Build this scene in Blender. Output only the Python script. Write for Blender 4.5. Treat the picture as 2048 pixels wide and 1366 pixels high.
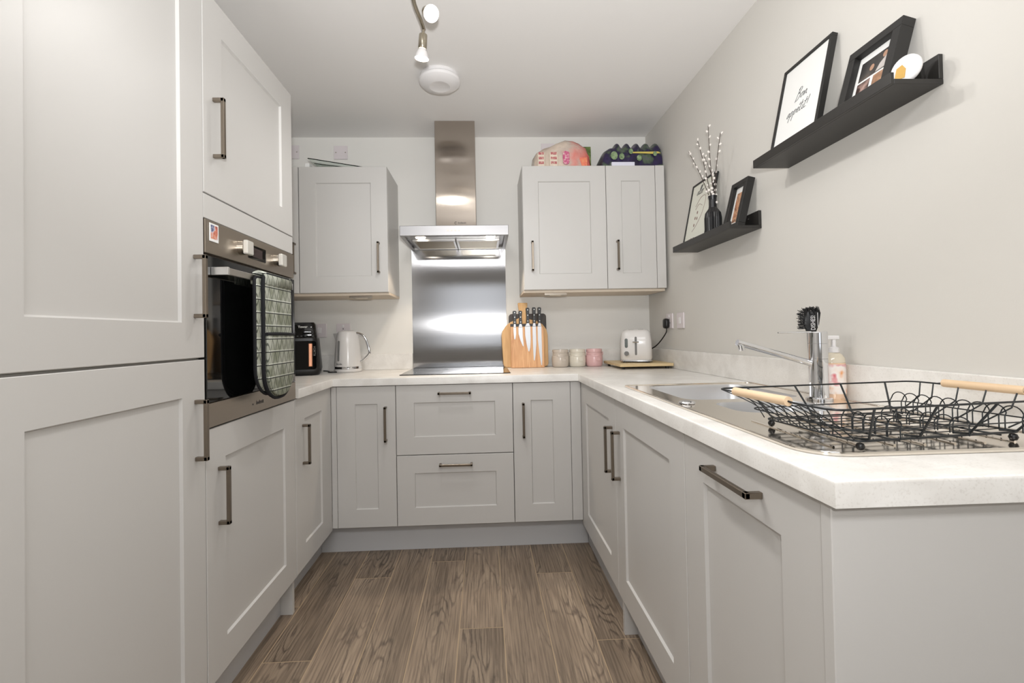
import bpy, bmesh, math, random
from mathutils import Vector, Matrix
random.seed(7)
SC = bpy.context.scene
COL = SC.collection
for o in list(bpy.data.objects): bpy.data.objects.remove(o)

# ------------------------------------------------------------------ camera
CAM = Vector((.4586, -2.9392, 1.1219)); YAW, PITCH, ROLL = .0401, .0142, -.0188
fw = Vector((math.sin(YAW)*math.cos(PITCH), math.cos(YAW)*math.cos(PITCH), math.sin(PITCH)))
rt = Vector((math.cos(YAW), -math.sin(YAW), 0)); up = rt.cross(fw)
r2 = rt*math.cos(ROLL)+up*math.sin(ROLL); u2 = -rt*math.sin(ROLL)+up*math.cos(ROLL)
cd = bpy.data.cameras.new('camera'); cam = bpy.data.objects.new('camera', cd); COL.objects.link(cam)
cam.matrix_world = Matrix(((r2.x, u2.x, -fw.x, CAM.x), (r2.y, u2.y, -fw.y, CAM.y), (r2.z, u2.z, -fw.z, CAM.z), (0, 0, 0, 1)))
cd.sensor_width = 36; cd.lens = 911.2*36/2048; cd.shift_x = 19.35/2048; cd.shift_y = -27.94/2048
cd.clip_start = .01; cd.clip_end = 50
SC.camera = cam
# ------------------------------------------------------------------ view, world, lights
vs = SC.view_settings; vs.view_transform = 'Standard'; vs.look = 'None'; vs.gamma = 1; vs.exposure = .12; vs.use_curve_mapping = False
w = bpy.data.worlds.new('world'); SC.world = w; w.use_nodes = True
w.node_tree.nodes['Background'].inputs[0].default_value = (.93, .96, 1, 1)
w.node_tree.nodes['Background'].inputs[1].default_value = 1.2
def area(name, loc, aim, sx, sy, power, col=(1, 1, 1)):
    l = bpy.data.lights.new(name, 'AREA'); l.shape = 'RECTANGLE'; l.size = sx; l.size_y = sy; l.energy = power; l.color = col
    o = bpy.data.objects.new(name, l); COL.objects.link(o); o.location = loc
    d = Vector(aim)-Vector(loc); o.rotation_euler = d.to_track_quat('-Z', 'Y').to_euler(); return o
def point(name, loc, power, r=.03, col=(1, 1, 1)):
    l = bpy.data.lights.new(name, 'POINT'); l.energy = power; l.shadow_soft_size = r; l.color = col
    o = bpy.data.objects.new(name, l); COL.objects.link(o); o.location = loc; return o
area('bounce_fill_light', (.4, -3.55, 2.38), (.4, -2.0, .7), 1.5, .6, 36, (.99, .99, 1))  # unseen area light added behind the camera, stands in for soft ceiling bounce
fl_ = bpy.data.lights.new('tilted_flash', 'SPOT'); fl_.energy = 112; fl_.spot_size = math.radians(104); fl_.spot_blend = 1; fl_.shadow_soft_size = .04; fl_.color = (.99, .995, 1)
flo = bpy.data.objects.new('tilted_flash', fl_); COL.objects.link(flo); flo.location = (.48, -3.02, 1.27); flo.rotation_euler = (Vector((.55, -1.4, 2.4))-flo.location).to_track_quat('-Z', 'Y').to_euler()
area('camera_flash', (.50, -2.99, 1.24), (.6, 0, 1.0), .07, .05, 3.6, (1, .99, .97))

# ------------------------------------------------------------------ materials
def lin(c):
    out = []
    for v in c[:3]:
        v /= 255.; out.append(v/12.92 if v <= .04045 else ((v+.055)/1.055)**2.4)
    return (*out, 1)
def mat(name, rgb, rough=.5, metal=0, bump=0, bscale=200, vary=0, vscale=6, spec=None, **kw):
    m = bpy.data.materials.new(name); m.use_nodes = True; nt = m.node_tree; b = nt.nodes['Principled BSDF']
    b.inputs['Base Color'].default_value = lin(rgb); b.inputs['Roughness'].default_value = rough; b.inputs['Metallic'].default_value = metal
    if spec is not None: b.inputs['Specular IOR Level'].default_value = spec
    for k, v in kw.items(): b.inputs[k.replace('_', ' ')].default_value = v
    tc = nt.nodes.new('ShaderNodeTexCoord')
    if vary:
        n = nt.nodes.new('ShaderNodeTexNoise'); n.inputs['Scale'].default_value = vscale; n.inputs['Detail'].default_value = 5
        nt.links.new(tc.outputs['Object'], n.inputs['Vector'])
        mx = nt.nodes.new('ShaderNodeMixRGB'); mx.inputs[1].default_value = lin([c*(1-vary) for c in rgb]); mx.inputs[2].default_value = lin([min(255, c*(1+vary)) for c in rgb])
        nt.links.new(n.outputs['Fac'], mx.inputs[0]); nt.links.new(mx.outputs[0], b.inputs['Base Color'])
    if bump:
        n2 = nt.nodes.new('ShaderNodeTexNoise'); n2.inputs['Scale'].default_value = bscale; nt.links.new(tc.outputs['Object'], n2.inputs['Vector'])
        bp = nt.nodes.new('ShaderNodeBump'); bp.inputs['Strength'].default_value = bump; bp.inputs['Distance'].default_value = .001
        nt.links.new(n2.outputs['Fac'], bp.inputs['Height']); nt.links.new(bp.outputs[0], b.inputs['Normal'])
    return m
def brushed(name, rgb, rough, scale=(4, 4, 400), aniso=.0, tangent=None):
    m = mat(name, rgb, rough, 1); nt = m.node_tree; b = nt.nodes['Principled BSDF']
    tc = nt.nodes.new('ShaderNodeTexCoord'); mp = nt.nodes.new('ShaderNodeMapping'); mp.inputs['Scale'].default_value = scale
    n = nt.nodes.new('ShaderNodeTexNoise'); n.inputs['Scale'].default_value = 1; n.inputs['Detail'].default_value = 3
    nt.links.new(tc.outputs['Object'], mp.inputs[0]); nt.links.new(mp.outputs[0], n.inputs['Vector'])
    mr = nt.nodes.new('ShaderNodeMapRange'); mr.inputs[3].default_value = rough*.85; mr.inputs[4].default_value = rough*1.15
    nt.links.new(n.outputs['Fac'], mr.inputs[0]); nt.links.new(mr.outputs[0], b.inputs['Roughness'])
    bp = nt.nodes.new('ShaderNodeBump'); bp.inputs['Strength'].default_value = .04; bp.inputs['Distance'].default_value = .0005
    nt.links.new(n.outputs['Fac'], bp.inputs['Height']); nt.links.new(bp.outputs[0], b.inputs['Normal'])
    if aniso:
        b.inputs['Anisotropic'].default_value = aniso
        t = nt.nodes.new('ShaderNodeTangent'); t.direction_type = 'RADIAL'; t.axis = tangent or 'Z'
        nt.links.new(t.outputs[0], b.inputs['Tangent'])
    return m
def emit(name, rgb, s):
    m = bpy.data.materials.new(name); m.use_nodes = True; b = m.node_tree.nodes['Principled BSDF']
    b.inputs['Base Color'].default_value = lin(rgb); b.inputs['Emission Color'].default_value = lin(rgb); b.inputs['Emission Strength'].default_value = s; return m
CAB = mat('grey_cabinet_foil', (202, 200, 197), .38, bump=.06, bscale=900)
CARC = mat('cabinet_carcass', (200, 196, 189), .45)
PLI = mat('plinth_grey', (196, 196, 197), .45)
WALLW = mat('white_wall_paint', (228, 226, 221), .8, bump=.12, bscale=300)
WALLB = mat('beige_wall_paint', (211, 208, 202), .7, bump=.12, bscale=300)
CEIL = mat('ceiling_paint', (240, 238, 236), .85, bump=.08, bscale=250)
HND = brushed('brushed_nickel', (140, 130, 118), .33, (60, 60, 60))
STEEL = brushed('brushed_steel', (184, 183, 184), .12, (3, 3, 500), .96, 'Z')
STEELC = brushed('brushed_steel_chimney', (180, 171, 162), .14, (3, 3, 500), .96, 'Z')
OVST = brushed('brushed_steel_oven', (165, 155, 143), .33, (500, 3, 500))
SINK = mat('sink_steel', (238, 231, 221), .1, 1)
CHR = mat('chrome', (228, 229, 232), .06, 1)
BLK = mat('black_plastic', (14, 14, 15), .35)
BLKG = mat('black_gloss', (8, 8, 9), .06)
GLASSB = mat('oven_black_glass', (9, 10, 10), .04, spec=.9)
BLKM = mat('black_matt', (30, 29, 28), .5)
WIRE = mat('black_wire', (16, 22, 26), .38)
WHITE = mat('white_plastic', (232, 230, 230), .35)
SOCK = mat('socket_plastic', (222, 214, 216), .35)
CERW = mat('cream_glaze', (226, 219, 204), .22)
CERG = mat('taupe_glaze', (201, 190, 178), .22)
CERP = mat('pink_glaze', (226, 184, 183), .22)
APPL = mat('pale_grey_enamel', (222, 219, 216), .2)
PAPER = mat('paper_white', (235, 235, 233), .6)
INK = mat('ink', (70, 70, 72), .7)
INKP = mat('ink_brown', (130, 100, 92), .7)
KBLD = mat('knife_blade', (196, 198, 202), .4, .5)
COPPER = mat('copper', (208, 150, 120), .25, 1)
LAMP = emit('lamp_glow', (255, 246, 232), 14)
HLAMP = emit('hood_lamp_glow', (255, 244, 225), 10)
CLEARP = mat('clear_plastic', (245, 238, 225), .1, Transmission_Weight=1.0, IOR=1.3)
GLASS = mat('clear_glass', (240, 248, 244), .02, Transmission_Weight=1.0, IOR=1.2)
WOODG = None
def wood(name, c1, c2, scale=(8, 8, 1.2), rough=.5, strips=0):
    m = bpy.data.materials.new(name); m.use_nodes = True; nt = m.node_tree; b = nt.nodes['Principled BSDF']; b.inputs['Roughness'].default_value = rough
    tc = nt.nodes.new('ShaderNodeTexCoord'); mp = nt.nodes.new('ShaderNodeMapping'); mp.inputs['Scale'].default_value = scale
    n = nt.nodes.new('ShaderNodeTexNoise'); n.inputs['Scale'].default_value = 6; n.inputs['Detail'].default_value = 6; n.inputs['Distortion'].default_value = .6
    nt.links.new(tc.outputs['Object'], mp.inputs[0]); nt.links.new(mp.outputs[0], n.inputs['Vector'])
    cr = nt.nodes.new('ShaderNodeValToRGB'); cr.color_ramp.elements[0].position = .35; cr.color_ramp.elements[1].position = .65
    cr.color_ramp.elements[0].color = lin(c1); cr.color_ramp.elements[1].color = lin(c2)
    nt.links.new(n.outputs['Fac'], cr.inputs[0]); nt.links.new(cr.outputs[0], b.inputs['Base Color']); return m
BAM = wood('bamboo', (214, 168, 112), (228, 186, 130), (9, 9, 1))
BEECH = wood('beech_board', (206, 150, 104), (228, 180, 132), (16, 16, 1))
BOARD = wood('pale_bamboo_board', (212, 186, 140), (226, 204, 160), (1, 9, 9))
DOWEL = wood('wooden_dowel', (226, 196, 160), (236, 208, 174), (4, 1, 4))
WALN = wood('dark_board', (46, 40, 38), (70, 62, 56), (9, 9, 1))
def worktop_mat():
    m = bpy.data.materials.new('marbled_worktop'); m.use_nodes = True; nt = m.node_tree; b = nt.nodes['Principled BSDF']; b.inputs['Roughness'].default_value = .3
    tc = nt.nodes.new('ShaderNodeTexCoord')
    n1 = nt.nodes.new('ShaderNodeTexNoise'); n1.inputs['Scale'].default_value = 9; n1.inputs['Detail'].default_value = 10; n1.inputs['Distortion'].default_value = .8
    n2 = nt.nodes.new('ShaderNodeTexNoise'); n2.inputs['Scale'].default_value = 260; n2.inputs['Detail'].default_value = 3
    for n in (n1, n2): nt.links.new(tc.outputs['Object'], n.inputs['Vector'])
    c1 = nt.nodes.new('ShaderNodeValToRGB'); c1.color_ramp.elements[0].position = .3; c1.color_ramp.elements[1].position = .62
    c1.color_ramp.elements[0].color = lin((221, 218, 213)); c1.color_ramp.elements[1].color = lin((237, 235, 231))
    c2 = nt.nodes.new('ShaderNodeValToRGB'); c2.color_ramp.elements[0].position = .3; c2.color_ramp.elements[1].position = .45
    c2.color_ramp.elements[0].color = (.9, .89, .88, 1); c2.color_ramp.elements[1].color = (1, 1, 1, 1)
    mx = nt.nodes.new('ShaderNodeMixRGB'); mx.blend_type = 'MULTIPLY'; mx.inputs[0].default_value = 1
    nt.links.new(n1.outputs['Fac'], c1.inputs[0]); nt.links.new(n2.outputs['Fac'], c2.inputs[0])
    nt.links.new(c1.outputs[0], mx.inputs[1]); nt.links.new(c2.outputs[0], mx.inputs[2]); nt.links.new(mx.outputs[0], b.inputs['Base Color']); return m
WT = worktop_mat()
def floor_mat():
    m = bpy.data.materials.new('grey_brown_oak_vinyl'); m.use_nodes = True; nt = m.node_tree; L = nt.links.new; b = nt.nodes['Principled BSDF']
    uv = nt.nodes.new('ShaderNodeUVMap'); uv.uv_map = 'grain'
    at = nt.nodes.new('ShaderNodeAttribute'); at.attribute_name = 'tone'
    # warped coordinates
    mp = nt.nodes.new('ShaderNodeMapping'); mp.inputs['Scale'].default_value = (1, .16, 1); L(uv.outputs[0], mp.inputs[0])
    n0 = nt.nodes.new('ShaderNodeTexNoise'); n0.inputs['Scale'].default_value = 9; n0.inputs['Detail'].default_value = 1.5; L(mp.outputs[0], n0.inputs['Vector'])
    # contour lines of a smooth field give the cathedral figure
    mul = nt.nodes.new('ShaderNodeMath'); mul.operation = 'MULTIPLY'; mul.inputs[1].default_value = 17; L(n0.outputs['Fac'], mul.inputs[0])
    fine = nt.nodes.new('ShaderNodeTexNoise'); fine.inputs['Scale'].default_value = 60; fine.inputs['Detail'].default_value = 4
    mp3 = nt.nodes.new('ShaderNodeMapping'); mp3.inputs['Scale'].default_value = (1, .25, 1); L(uv.outputs[0], mp3.inputs[0]); L(mp3.outputs[0], fine.inputs['Vector'])
    ad = nt.nodes.new('ShaderNodeMath'); ad.operation = 'ADD'; L(mul.outputs[0], ad.inputs[0]); L(fine.outputs['Fac'], ad.inputs[1])
    fr = nt.nodes.new('ShaderNodeMath'); fr.operation = 'PINGPONG'; fr.inputs[1].default_value = .5; L(ad.outputs[0], fr.inputs[0])
    cr = nt.nodes.new('ShaderNodeValToRGB'); cr.color_ramp.elements[0].position = .02; cr.color_ramp.elements[1].position = .24
    cr.color_ramp.elements[0].color = lin((108, 95, 84)); cr.color_ramp.elements[1].color = lin((152, 136, 119))
    L(fr.outputs[0], cr.inputs[0])
    nm = nt.nodes.new('ShaderNodeTexNoise'); nm.inputs['Scale'].default_value = 5; nm.inputs['Detail'].default_value = 2
    mpm = nt.nodes.new('ShaderNodeMapping'); mpm.inputs['Scale'].default_value = (1.6, .45, 1); mpm.inputs['Location'].default_value = (3, 7, 0); L(uv.outputs[0], mpm.inputs[0]); L(mpm.outputs[0], nm.inputs['Vector'])
    mk = nt.nodes.new('ShaderNodeMapRange'); mk.inputs[1].default_value = .46; mk.inputs[2].default_value = .62; L(nm.outputs['Fac'], mk.inputs[0])
    mb_ = nt.nodes.new('ShaderNodeMixRGB'); L(mk.outputs[0], mb_.inputs[0]); mb_.inputs[1].default_value = lin((142, 126, 110)); L(cr.outputs[0], mb_.inputs[2]); cr = mb_
    # long streaks
    mp2 = nt.nodes.new('ShaderNodeMapping'); mp2.inputs['Scale'].default_value = (1, .03, 1); L(uv.outputs[0], mp2.inputs[0])
    n2 = nt.nodes.new('ShaderNodeTexNoise'); n2.inputs['Scale'].default_value = 160; n2.inputs['Detail'].default_value = 6; L(mp2.outputs[0], n2.inputs['Vector'])
    c2 = nt.nodes.new('ShaderNodeValToRGB'); c2.color_ramp.elements[0].position = .38; c2.color_ramp.elements[1].position = .6
    c2.color_ramp.elements[0].color = (.62, .6, .58, 1); c2.color_ramp.elements[1].color = (1.12, 1.1, 1.06, 1); L(n2.outputs['Fac'], c2.inputs[0])
    mx = nt.nodes.new('ShaderNodeMixRGB'); mx.blend_type = 'MULTIPLY'; mx.inputs[0].default_value = .9; L(cr.outputs[0], mx.inputs[1]); L(c2.outputs[0], mx.inputs[2])
    # broad blotches + plank tone
    n3 = nt.nodes.new('ShaderNodeTexNoise'); n3.inputs['Scale'].default_value = 7; n3.inputs['Detail'].default_value = 3; L(mp.outputs[0], n3.inputs['Vector'])
    mr = nt.nodes.new('ShaderNodeMapRange'); mr.inputs[1].default_value = .3; mr.inputs[2].default_value = .7; mr.inputs[3].default_value = .72; mr.inputs[4].default_value = 1.2; L(n3.outputs['Fac'], mr.inputs[0])
    ml = nt.nodes.new('ShaderNodeMath'); ml.operation = 'MULTIPLY'; L(mr.outputs[0], ml.inputs[0]); L(at.outputs['Fac'], ml.inputs[1])
    mx2 = nt.nodes.new('ShaderNodeMixRGB'); mx2.blend_type = 'MULTIPLY'; mx2.inputs[0].default_value = 1; L(mx.outputs[0], mx2.inputs[1]); L(ml.outputs[0], mx2.inputs[2])
    L(mx2.outputs[0], b.inputs['Base Color']); b.inputs['Roughness'].default_value = .45
    bp = nt.nodes.new('ShaderNodeBump'); bp.inputs['Strength'].default_value = .1; bp.inputs['Distance'].default_value = .0006; L(n2.outputs['Fac'], bp.inputs['Height']); L(bp.outputs[0], b.inputs['Normal'])
    return m
FLOOR = floor_mat()
SEAM = mat('plank_joint', (178, 156, 128), .6)

# ------------------------------------------------------------------ mesh helpers
class F:
    """frame: origin + u, v, n axes"""
    def __init__(s, o, u, v, n): s.o, s.u, s.v, s.n = Vector(o), Vector(u), Vector(v), Vector(n)
    def __call__(s, a, b, c=0): return s.o+s.u*a+s.v*b+s.n*c
W3 = F((0, 0, 0), (1, 0, 0), (0, 1, 0), (0, 0, 1))
class MB:
    def __init__(s): s.bm = bmesh.new()
    def box(s, x0, x1, y0, y1, z0, z1, bev=0, fr=W3, seg=1):
        t = bmesh.new()
        vs = [t.verts.new(fr(x, y, z)) for x in (x0, x1) for y in (y0, y1) for z in (z0, z1)]
        for f in ((0, 1, 3, 2), (4, 6, 7, 5), (0, 4, 5, 1), (2, 3, 7, 6), (0, 2, 6, 4), (1, 5, 7, 3)): t.faces.new([vs[i] for i in f])
        bmesh.ops.recalc_face_normals(t, faces=t.faces)
        if bev: bmesh.ops.bevel(t, geom=list(t.edges), offset=bev, segments=seg, affect='EDGES', profile=.5)
        s.merge(t); return s
    def merge(s, t):
        me = bpy.data.meshes.new('t'); t.to_mesh(me); t.free(); s.bm.from_mesh(me); bpy.data.meshes.remove(me)
    def poly(s, pts, h, fr=W3, bev=0, seg=2, a0=0):
        """extrude outline pts (a,b) of the frame from c=a0 to c=h"""
        t = bmesh.new()
        bot = [t.verts.new(fr(a, b, a0)) for a, b in pts]; top = [t.verts.new(fr(a, b, h)) for a, b in pts]
        t.faces.new(bot); ft = t.faces.new(top); n = len(pts)
        for i in range(n): t.faces.new((bot[i], bot[(i+1) % n], top[(i+1) % n], top[i]))
        bmesh.ops.recalc_face_normals(t, faces=t.faces)
        if bev:
            ed = [e for e in t.edges if all(v in top for v in e.verts) or all(v in bot for v in e.verts)]
            bmesh.ops.bevel(t, geom=ed, offset=bev, segments=seg, affect='EDGES', profile=.5)
        s.merge(t); return s
    def lathe(s, prof, c=(0, 0, 0), fr=None, n=32, sx=1, sy=1):
        """prof list of (r, h) around frame's n axis"""
        fr = fr or F(c, (1, 0, 0), (0, 1, 0), (0, 0, 1)); rows = []
        for r, h in prof:
            if r < 1e-6: rows.append([s.bm.verts.new(fr(0, 0, h))])
            else: rows.append([s.bm.verts.new(fr(r*sx*math.cos(2*math.pi*i/n), r*sy*math.sin(2*math.pi*i/n), h)) for i in range(n)])
        for A, B in zip(rows, rows[1:]):
            for i in range(n):
                j = (i+1) % n
                q = [A[i % len(A)], A[j % len(A)], B[j % len(B)], B[i % len(B)]]
                u = []
                for v in q:
                    if v not in u: u.append(v)
                if len(u) > 2: s.bm.faces.new(u)
        return s
    def cyl(s, a, b, r, r2=None, n=16):
        a, b = Vector(a), Vector(b); d = (b-a); L = d.length; d.normalize()
        u = d.orthogonal().normalized(); v = d.cross(u)
        r2 = r if r2 is None else r2
        return s.lathe([(0, 0), (r, 0), (r2, L), (0, L)], fr=F(a, u, v, d), n=n)
    def tube(s, pts, r, n=8, closed=False, cap=True):
        pts = [Vector(p) for p in pts]; N = len(pts); rows = []; prev = None
        rr = r if isinstance(r, (list, tuple)) else [r]*N
        for i, p in enumerate(pts):
            a = pts[(i-1) % N] if (closed or i) else p; b = pts[(i+1) % N] if (closed or i < N-1) else p
            t = (b-a).normalized()
            if prev is None: u = t.orthogonal().normalized()
            else:
                u = prev-t*prev.dot(t)
                u = u.normalized() if u.length > 1e-5 else t.orthogonal().normalized()
            prev = u; v = t.cross(u)
            rows.append([s.bm.verts.new(p+(u*math.cos(2*math.pi*k/n)+v*math.sin(2*math.pi*k/n))*rr[i]) for k in range(n)])
        for i in range(N if closed else N-1):
            A, B = rows[i], rows[(i+1) % N]
            for k in range(n): s.bm.faces.new((A[k], A[(k+1) % n], B[(k+1) % n], B[k]))
        if cap and not closed: s.bm.faces.new(rows[0][::-1]); s.bm.faces.new(rows[-1])
        return s
    def quad(s, *p): s.bm.faces.new([s.bm.verts.new(Vector(q)) for q in p]); return s
    def build(s, name, m, parent=None, smooth=False, loc=None, mods=None, **props):
        bmesh.ops.recalc_face_normals(s.bm, faces=s.bm.faces)
        me = bpy.data.meshes.new(name)
        if loc is not None: bmesh.ops.translate(s.bm, verts=s.bm.verts, vec=-Vector(loc))
        s.bm.to_mesh(me); s.bm.free(); me.materials.append(m)
        if smooth:
            for p in me.polygons: p.use_smooth = True
            try: me.set_sharp_from_angle(angle=math.radians(smooth if smooth > 1 else 40))
            except Exception: pass
        o = bpy.data.objects.new(name, me); COL.objects.link(o)
        if loc is not None: o.location = loc
        if parent is not None:
            o.parent = parent
            if parent.type == 'EMPTY': o.matrix_parent_inverse = Matrix.Translation(-parent.location)
            elif parent.get('_loc') is not None: o.matrix_parent_inverse = Matrix.Translation(-parent.location)
        for k, v in props.items(): o[k] = v
        return o
def root(name, loc, label, cat, group=None):
    o = bpy.data.objects.new(name, None); COL.objects.link(o); o.location = loc; o.empty_display_size = .05
    o['label'] = label; o['category'] = cat
    if group: o['group'] = group
    return o
def tag(o, label, cat, group=None):
    o['label'] = label; o['category'] = cat
    if group: o['group'] = group
    return o
def copy_thing(src, delta, label):
    r = src.copy(); COL.objects.link(r); r.location = src.location+Vector(delta); r['label'] = label
    for ch in src.children:
        c = ch.copy(); COL.objects.link(c); c.parent = r
        for g in ch.children:
            d = g.copy(); COL.objects.link(d); d.parent = c
    return r
def text(s_, size, fr, shear=0, ext=.0004, off=0, sx=1, align='CENTER', bold=0):
    """letters laid out in the frame, returned as MB"""
    cu = bpy.data.curves.new('t', 'FONT'); cu.body = s_; cu.size = size; cu.shear = shear; cu.align_x = align; cu.extrude = ext; cu.offset = bold; cu.resolution_u = 3
    o = bpy.data.objects.new('t', cu); COL.objects.link(o); bpy.context.view_layer.update()
    me = bpy.data.meshes.new_from_object(o.evaluated_get(bpy.context.evaluated_depsgraph_get()))
    mb = MB(); mb.bm.from_mesh(me)
    for v in mb.bm.verts: v.co = fr(v.co.x*sx, v.co.y, v.co.z+off)
    bpy.data.objects.remove(o); bpy.data.curves.remove(cu); bpy.data.meshes.remove(me); return mb
def smooth_pts(p, n=4, closed=False):
    p = [Vector(q) for q in p]; out = []; N = len(p)
    for i in range(N if closed else N-1):
        p0 = p[(i-1) % N] if (closed or i) else p[i]; p1 = p[i]; p2_ = p[(i+1) % N]; p3 = p[(i+2) % N] if (closed or i < N-2) else p2_
        for k in range(n):
            t = k/n; out.append(.5*((2*p1)+(-p0+p2_)*t+(2*p0-5*p1+4*p2_-p3)*t*t+(-p0+3*p1-3*p2_+p3)*t**3))
    if not closed: out.append(p[-1])
    return out
def rrect(x0, x1, y0, y1, r, n=5):
    pts = []
    rs = r if isinstance(r, (list, tuple)) else [r]*4   # corners: (x1,y0),(x1,y1),(x0,y1),(x0,y0)
    for (cx, cy, sx, sy, a0), q in zip(((x1, y0, -1, 1, -90), (x1, y1, -1, -1, 0), (x0, y1, 1, -1, 90), (x0, y0, 1, 1, 180)), rs):
        for k in range(n+1):
            a = math.radians(a0+90*k/n); pts.append((cx+sx*q+q*math.cos(a), cy+sy*q+q*math.sin(a)))
    return pts

# ------------------------------------------------------------------ dimensions
XL, XR_, XWL, XWR, H = -.326, .954, -.911, 1.5407, 2.40
WTZ = .91; YB = -.585

# ------------------------------------------------------------------ structure
def struct(o): o['kind'] = 'structure'; return o
struct(MB().box(XWL-.9, XWR+.1, 0, .1, -.02, H+.1).build('wall_back', WALLW))
struct(MB().box(XWR, XWR+.1, -6, 0, -.02, H+.1).build('wall_right', WALLB))
struct(MB().box(XWL-.1, XWL, -6, 0, -.02, H+.1).build('wall_left', WALLW))
struct(MB().box(XWL-.1, XWR+.1, -6, .1, H, H+.1).build('ceiling', CEIL))
mb = MB(); mb.box(XWL-.1, -.4, -6.1, -6, -.02, H+.1); mb.box(1.1, XWR+.1, -6.1, -6, -.02, H+.1); mb.box(-.4, 1.1, -6.1, -6, -.02, .9); mb.box(-.4, 1.1, -6.1, -6, 2.1, H+.1)
struct(mb.build('wall_rear', WALLW))
# floor: every plank of the vinyl is a face with its own grain offset
def make_floor():
    me = bpy.data.meshes.new('floor'); bm = bmesh.new(); uvl = bm.loops.layers.uv.new('grain'); tone = bm.faces.layers.float.new('tone')
    P = .1685; LEN = 1.27; g = .0017
    joint = {-1: -.785, 0: -.30, 1: -.654, 2: -1.18, 3: -.36, 4: -.801, 5: -1.277, -2: -1.315, -3: -.991, 6: -.7, -4: -.6, 7: -1.1, -5: -1.2, 8: -.5, -6: -.8, 9: -.9}
    tn = {(-1, 0): .8, (1, 0): .8, (2, 0): 1.05, (2, 1): .85, (4, 0): .78, (4, 1): 1.12, (5, 0): .85, (5, 1): 1.0, (-2, 0): .86, (-2, 1): 1.0, (0, 1): 1.02, (1, 1): 1.12, (3, 1): .98, (-1, 1): 1.08}
    def face(x0, x1, y0, y1, z, mi, t=1, off=(0, 0)):
        f = bm.faces.new([bm.verts.new((x, y, z)) for x, y in ((x0, y0), (x1, y0), (x1, y1), (x0, y1))]); f.material_index = mi; f[tone] = t
        for l in f.loops: l[uvl].uv = (l.vert.co.x+off[0], l.vert.co.y+off[1])
    rnd = random.Random(3)
    for k in range(-6, 10):
        x0 = .007+k*P; x1 = x0+P; j = joint.get(k, -.7); rows = []
        y1 = 0; y0 = j; i = 0
        while y1 > -6:
            if y0 > -.02: y0 -= LEN
            y0_ = max(y0, -6)
            face(x0+g, x1-g, y0_+g, y1-g, 0, 0, tn.get((k, i), rnd.uniform(.85, 1.1)), (rnd.uniform(0, 40), rnd.uniform(0, 40)))
            y1 = y0; y0 -= LEN; i += 1
    face(.007-6*P, .007+10*P, -6, 0, -.0006, 1)
    bm.to_mesh(me); bm.free(); me.materials.append(FLOOR); me.materials.append(SEAM)
    o = bpy.data.objects.new('floor', me); COL.objects.link(o); struct(o)
make_floor()

# ------------------------------------------------------------------ doors and cabinets
def shaker(w, h, fr, frame=.095, th=.02, rec=.0075):
    """door front: frame fr gives bottom-left, u width, v up, n outward; back face at n=0"""
    mb = MB(); bm = mb.bm; b = .0015
    def ring(i, c): return [bm.verts.new(fr(x, y, c)) for x, y in ((i, i), (w-i, i), (w-i, h-i), (i, h-i))]
    R = [ring(0, 0), ring(0, th-b), ring(b, th), ring(frame, th), ring(frame+.004, th-rec), ]
    for A, B in zip(R, R[1:]):
        for k in range(4): bm.faces.new((A[k], A[(k+1) % 4], B[(k+1) % 4], B[k]))
    bm.faces.new(R[-1]); bm.faces.new(R[0][::-1]); return mb
def handle(fr, a, b0, b1, vertical=True, out=.033, t=.011):
    """square D handle; a = position across, b0..b1 along"""
    mb = MB(); bw = .006
    if vertical: g = fr
    else: g = F(fr.o, fr.v, fr.u, fr.n)
    mb.box(a-bw, a+bw, b0, b0+t, 0, out, .0012, g); mb.box(a-bw, a+bw, b1-t, b1, 0, out, .0012, g)
    mb.box(a-bw, a+bw, b0, b1, out-t*.9, out, .0015, g); return mb
def door(parent, name, fr, w, h, hpos=None, frame=.095, hname='handle'):
    d = shaker(w, h, fr, frame).build(name, CAB, parent)
    if hpos:
        v, a, b0, b1 = hpos; f2 = F(fr(0, 0, .02), fr.u, fr.v, fr.n)
        handle(f2, a, b0, b1, v).build(hname, HND, d, label='brushed metal D-shaped handle')
    return d
def frL(y0, z0): return F((XL-.02, y0, z0), (0, 1, 0), (0, 0, 1), (1, 0, 0))     # doors facing +x, u along +y
def frR(y0, z0): return F((XR_+.02, y0, z0), (0, -1, 0), (0, 0, 1), (-1, 0, 0))  # doors facing -x, u towards the camera
def frB(x0, z0, y=YB): return F((x0, y+.02, z0), (1, 0, 0), (0, 0, 1), (0, -1, 0))
G = .0015
# --- tall fridge housing
t = root('tall_cabinet', (-.6, -1.927, 0), 'tall two-door light grey cabinet nearest the camera, hiding the fridge freezer', 'cabinet')
MB().box(XWL+.002, XL-.022, -2.228, -1.6275, .15, 2.135).build('carcass', CARC, t)
ZB = .142
door(t, 'lower_door', frL(-2.226+G, ZB), .598-G, 1.066-ZB, (True, .598-.043, .794-ZB, .959-ZB))
door(t, 'upper_door', frL(-2.226+G, 1.072), .598-G, 2.132-1.072, (True, .598-.043, 1.181-1.072, 1.353-1.072))
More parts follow.
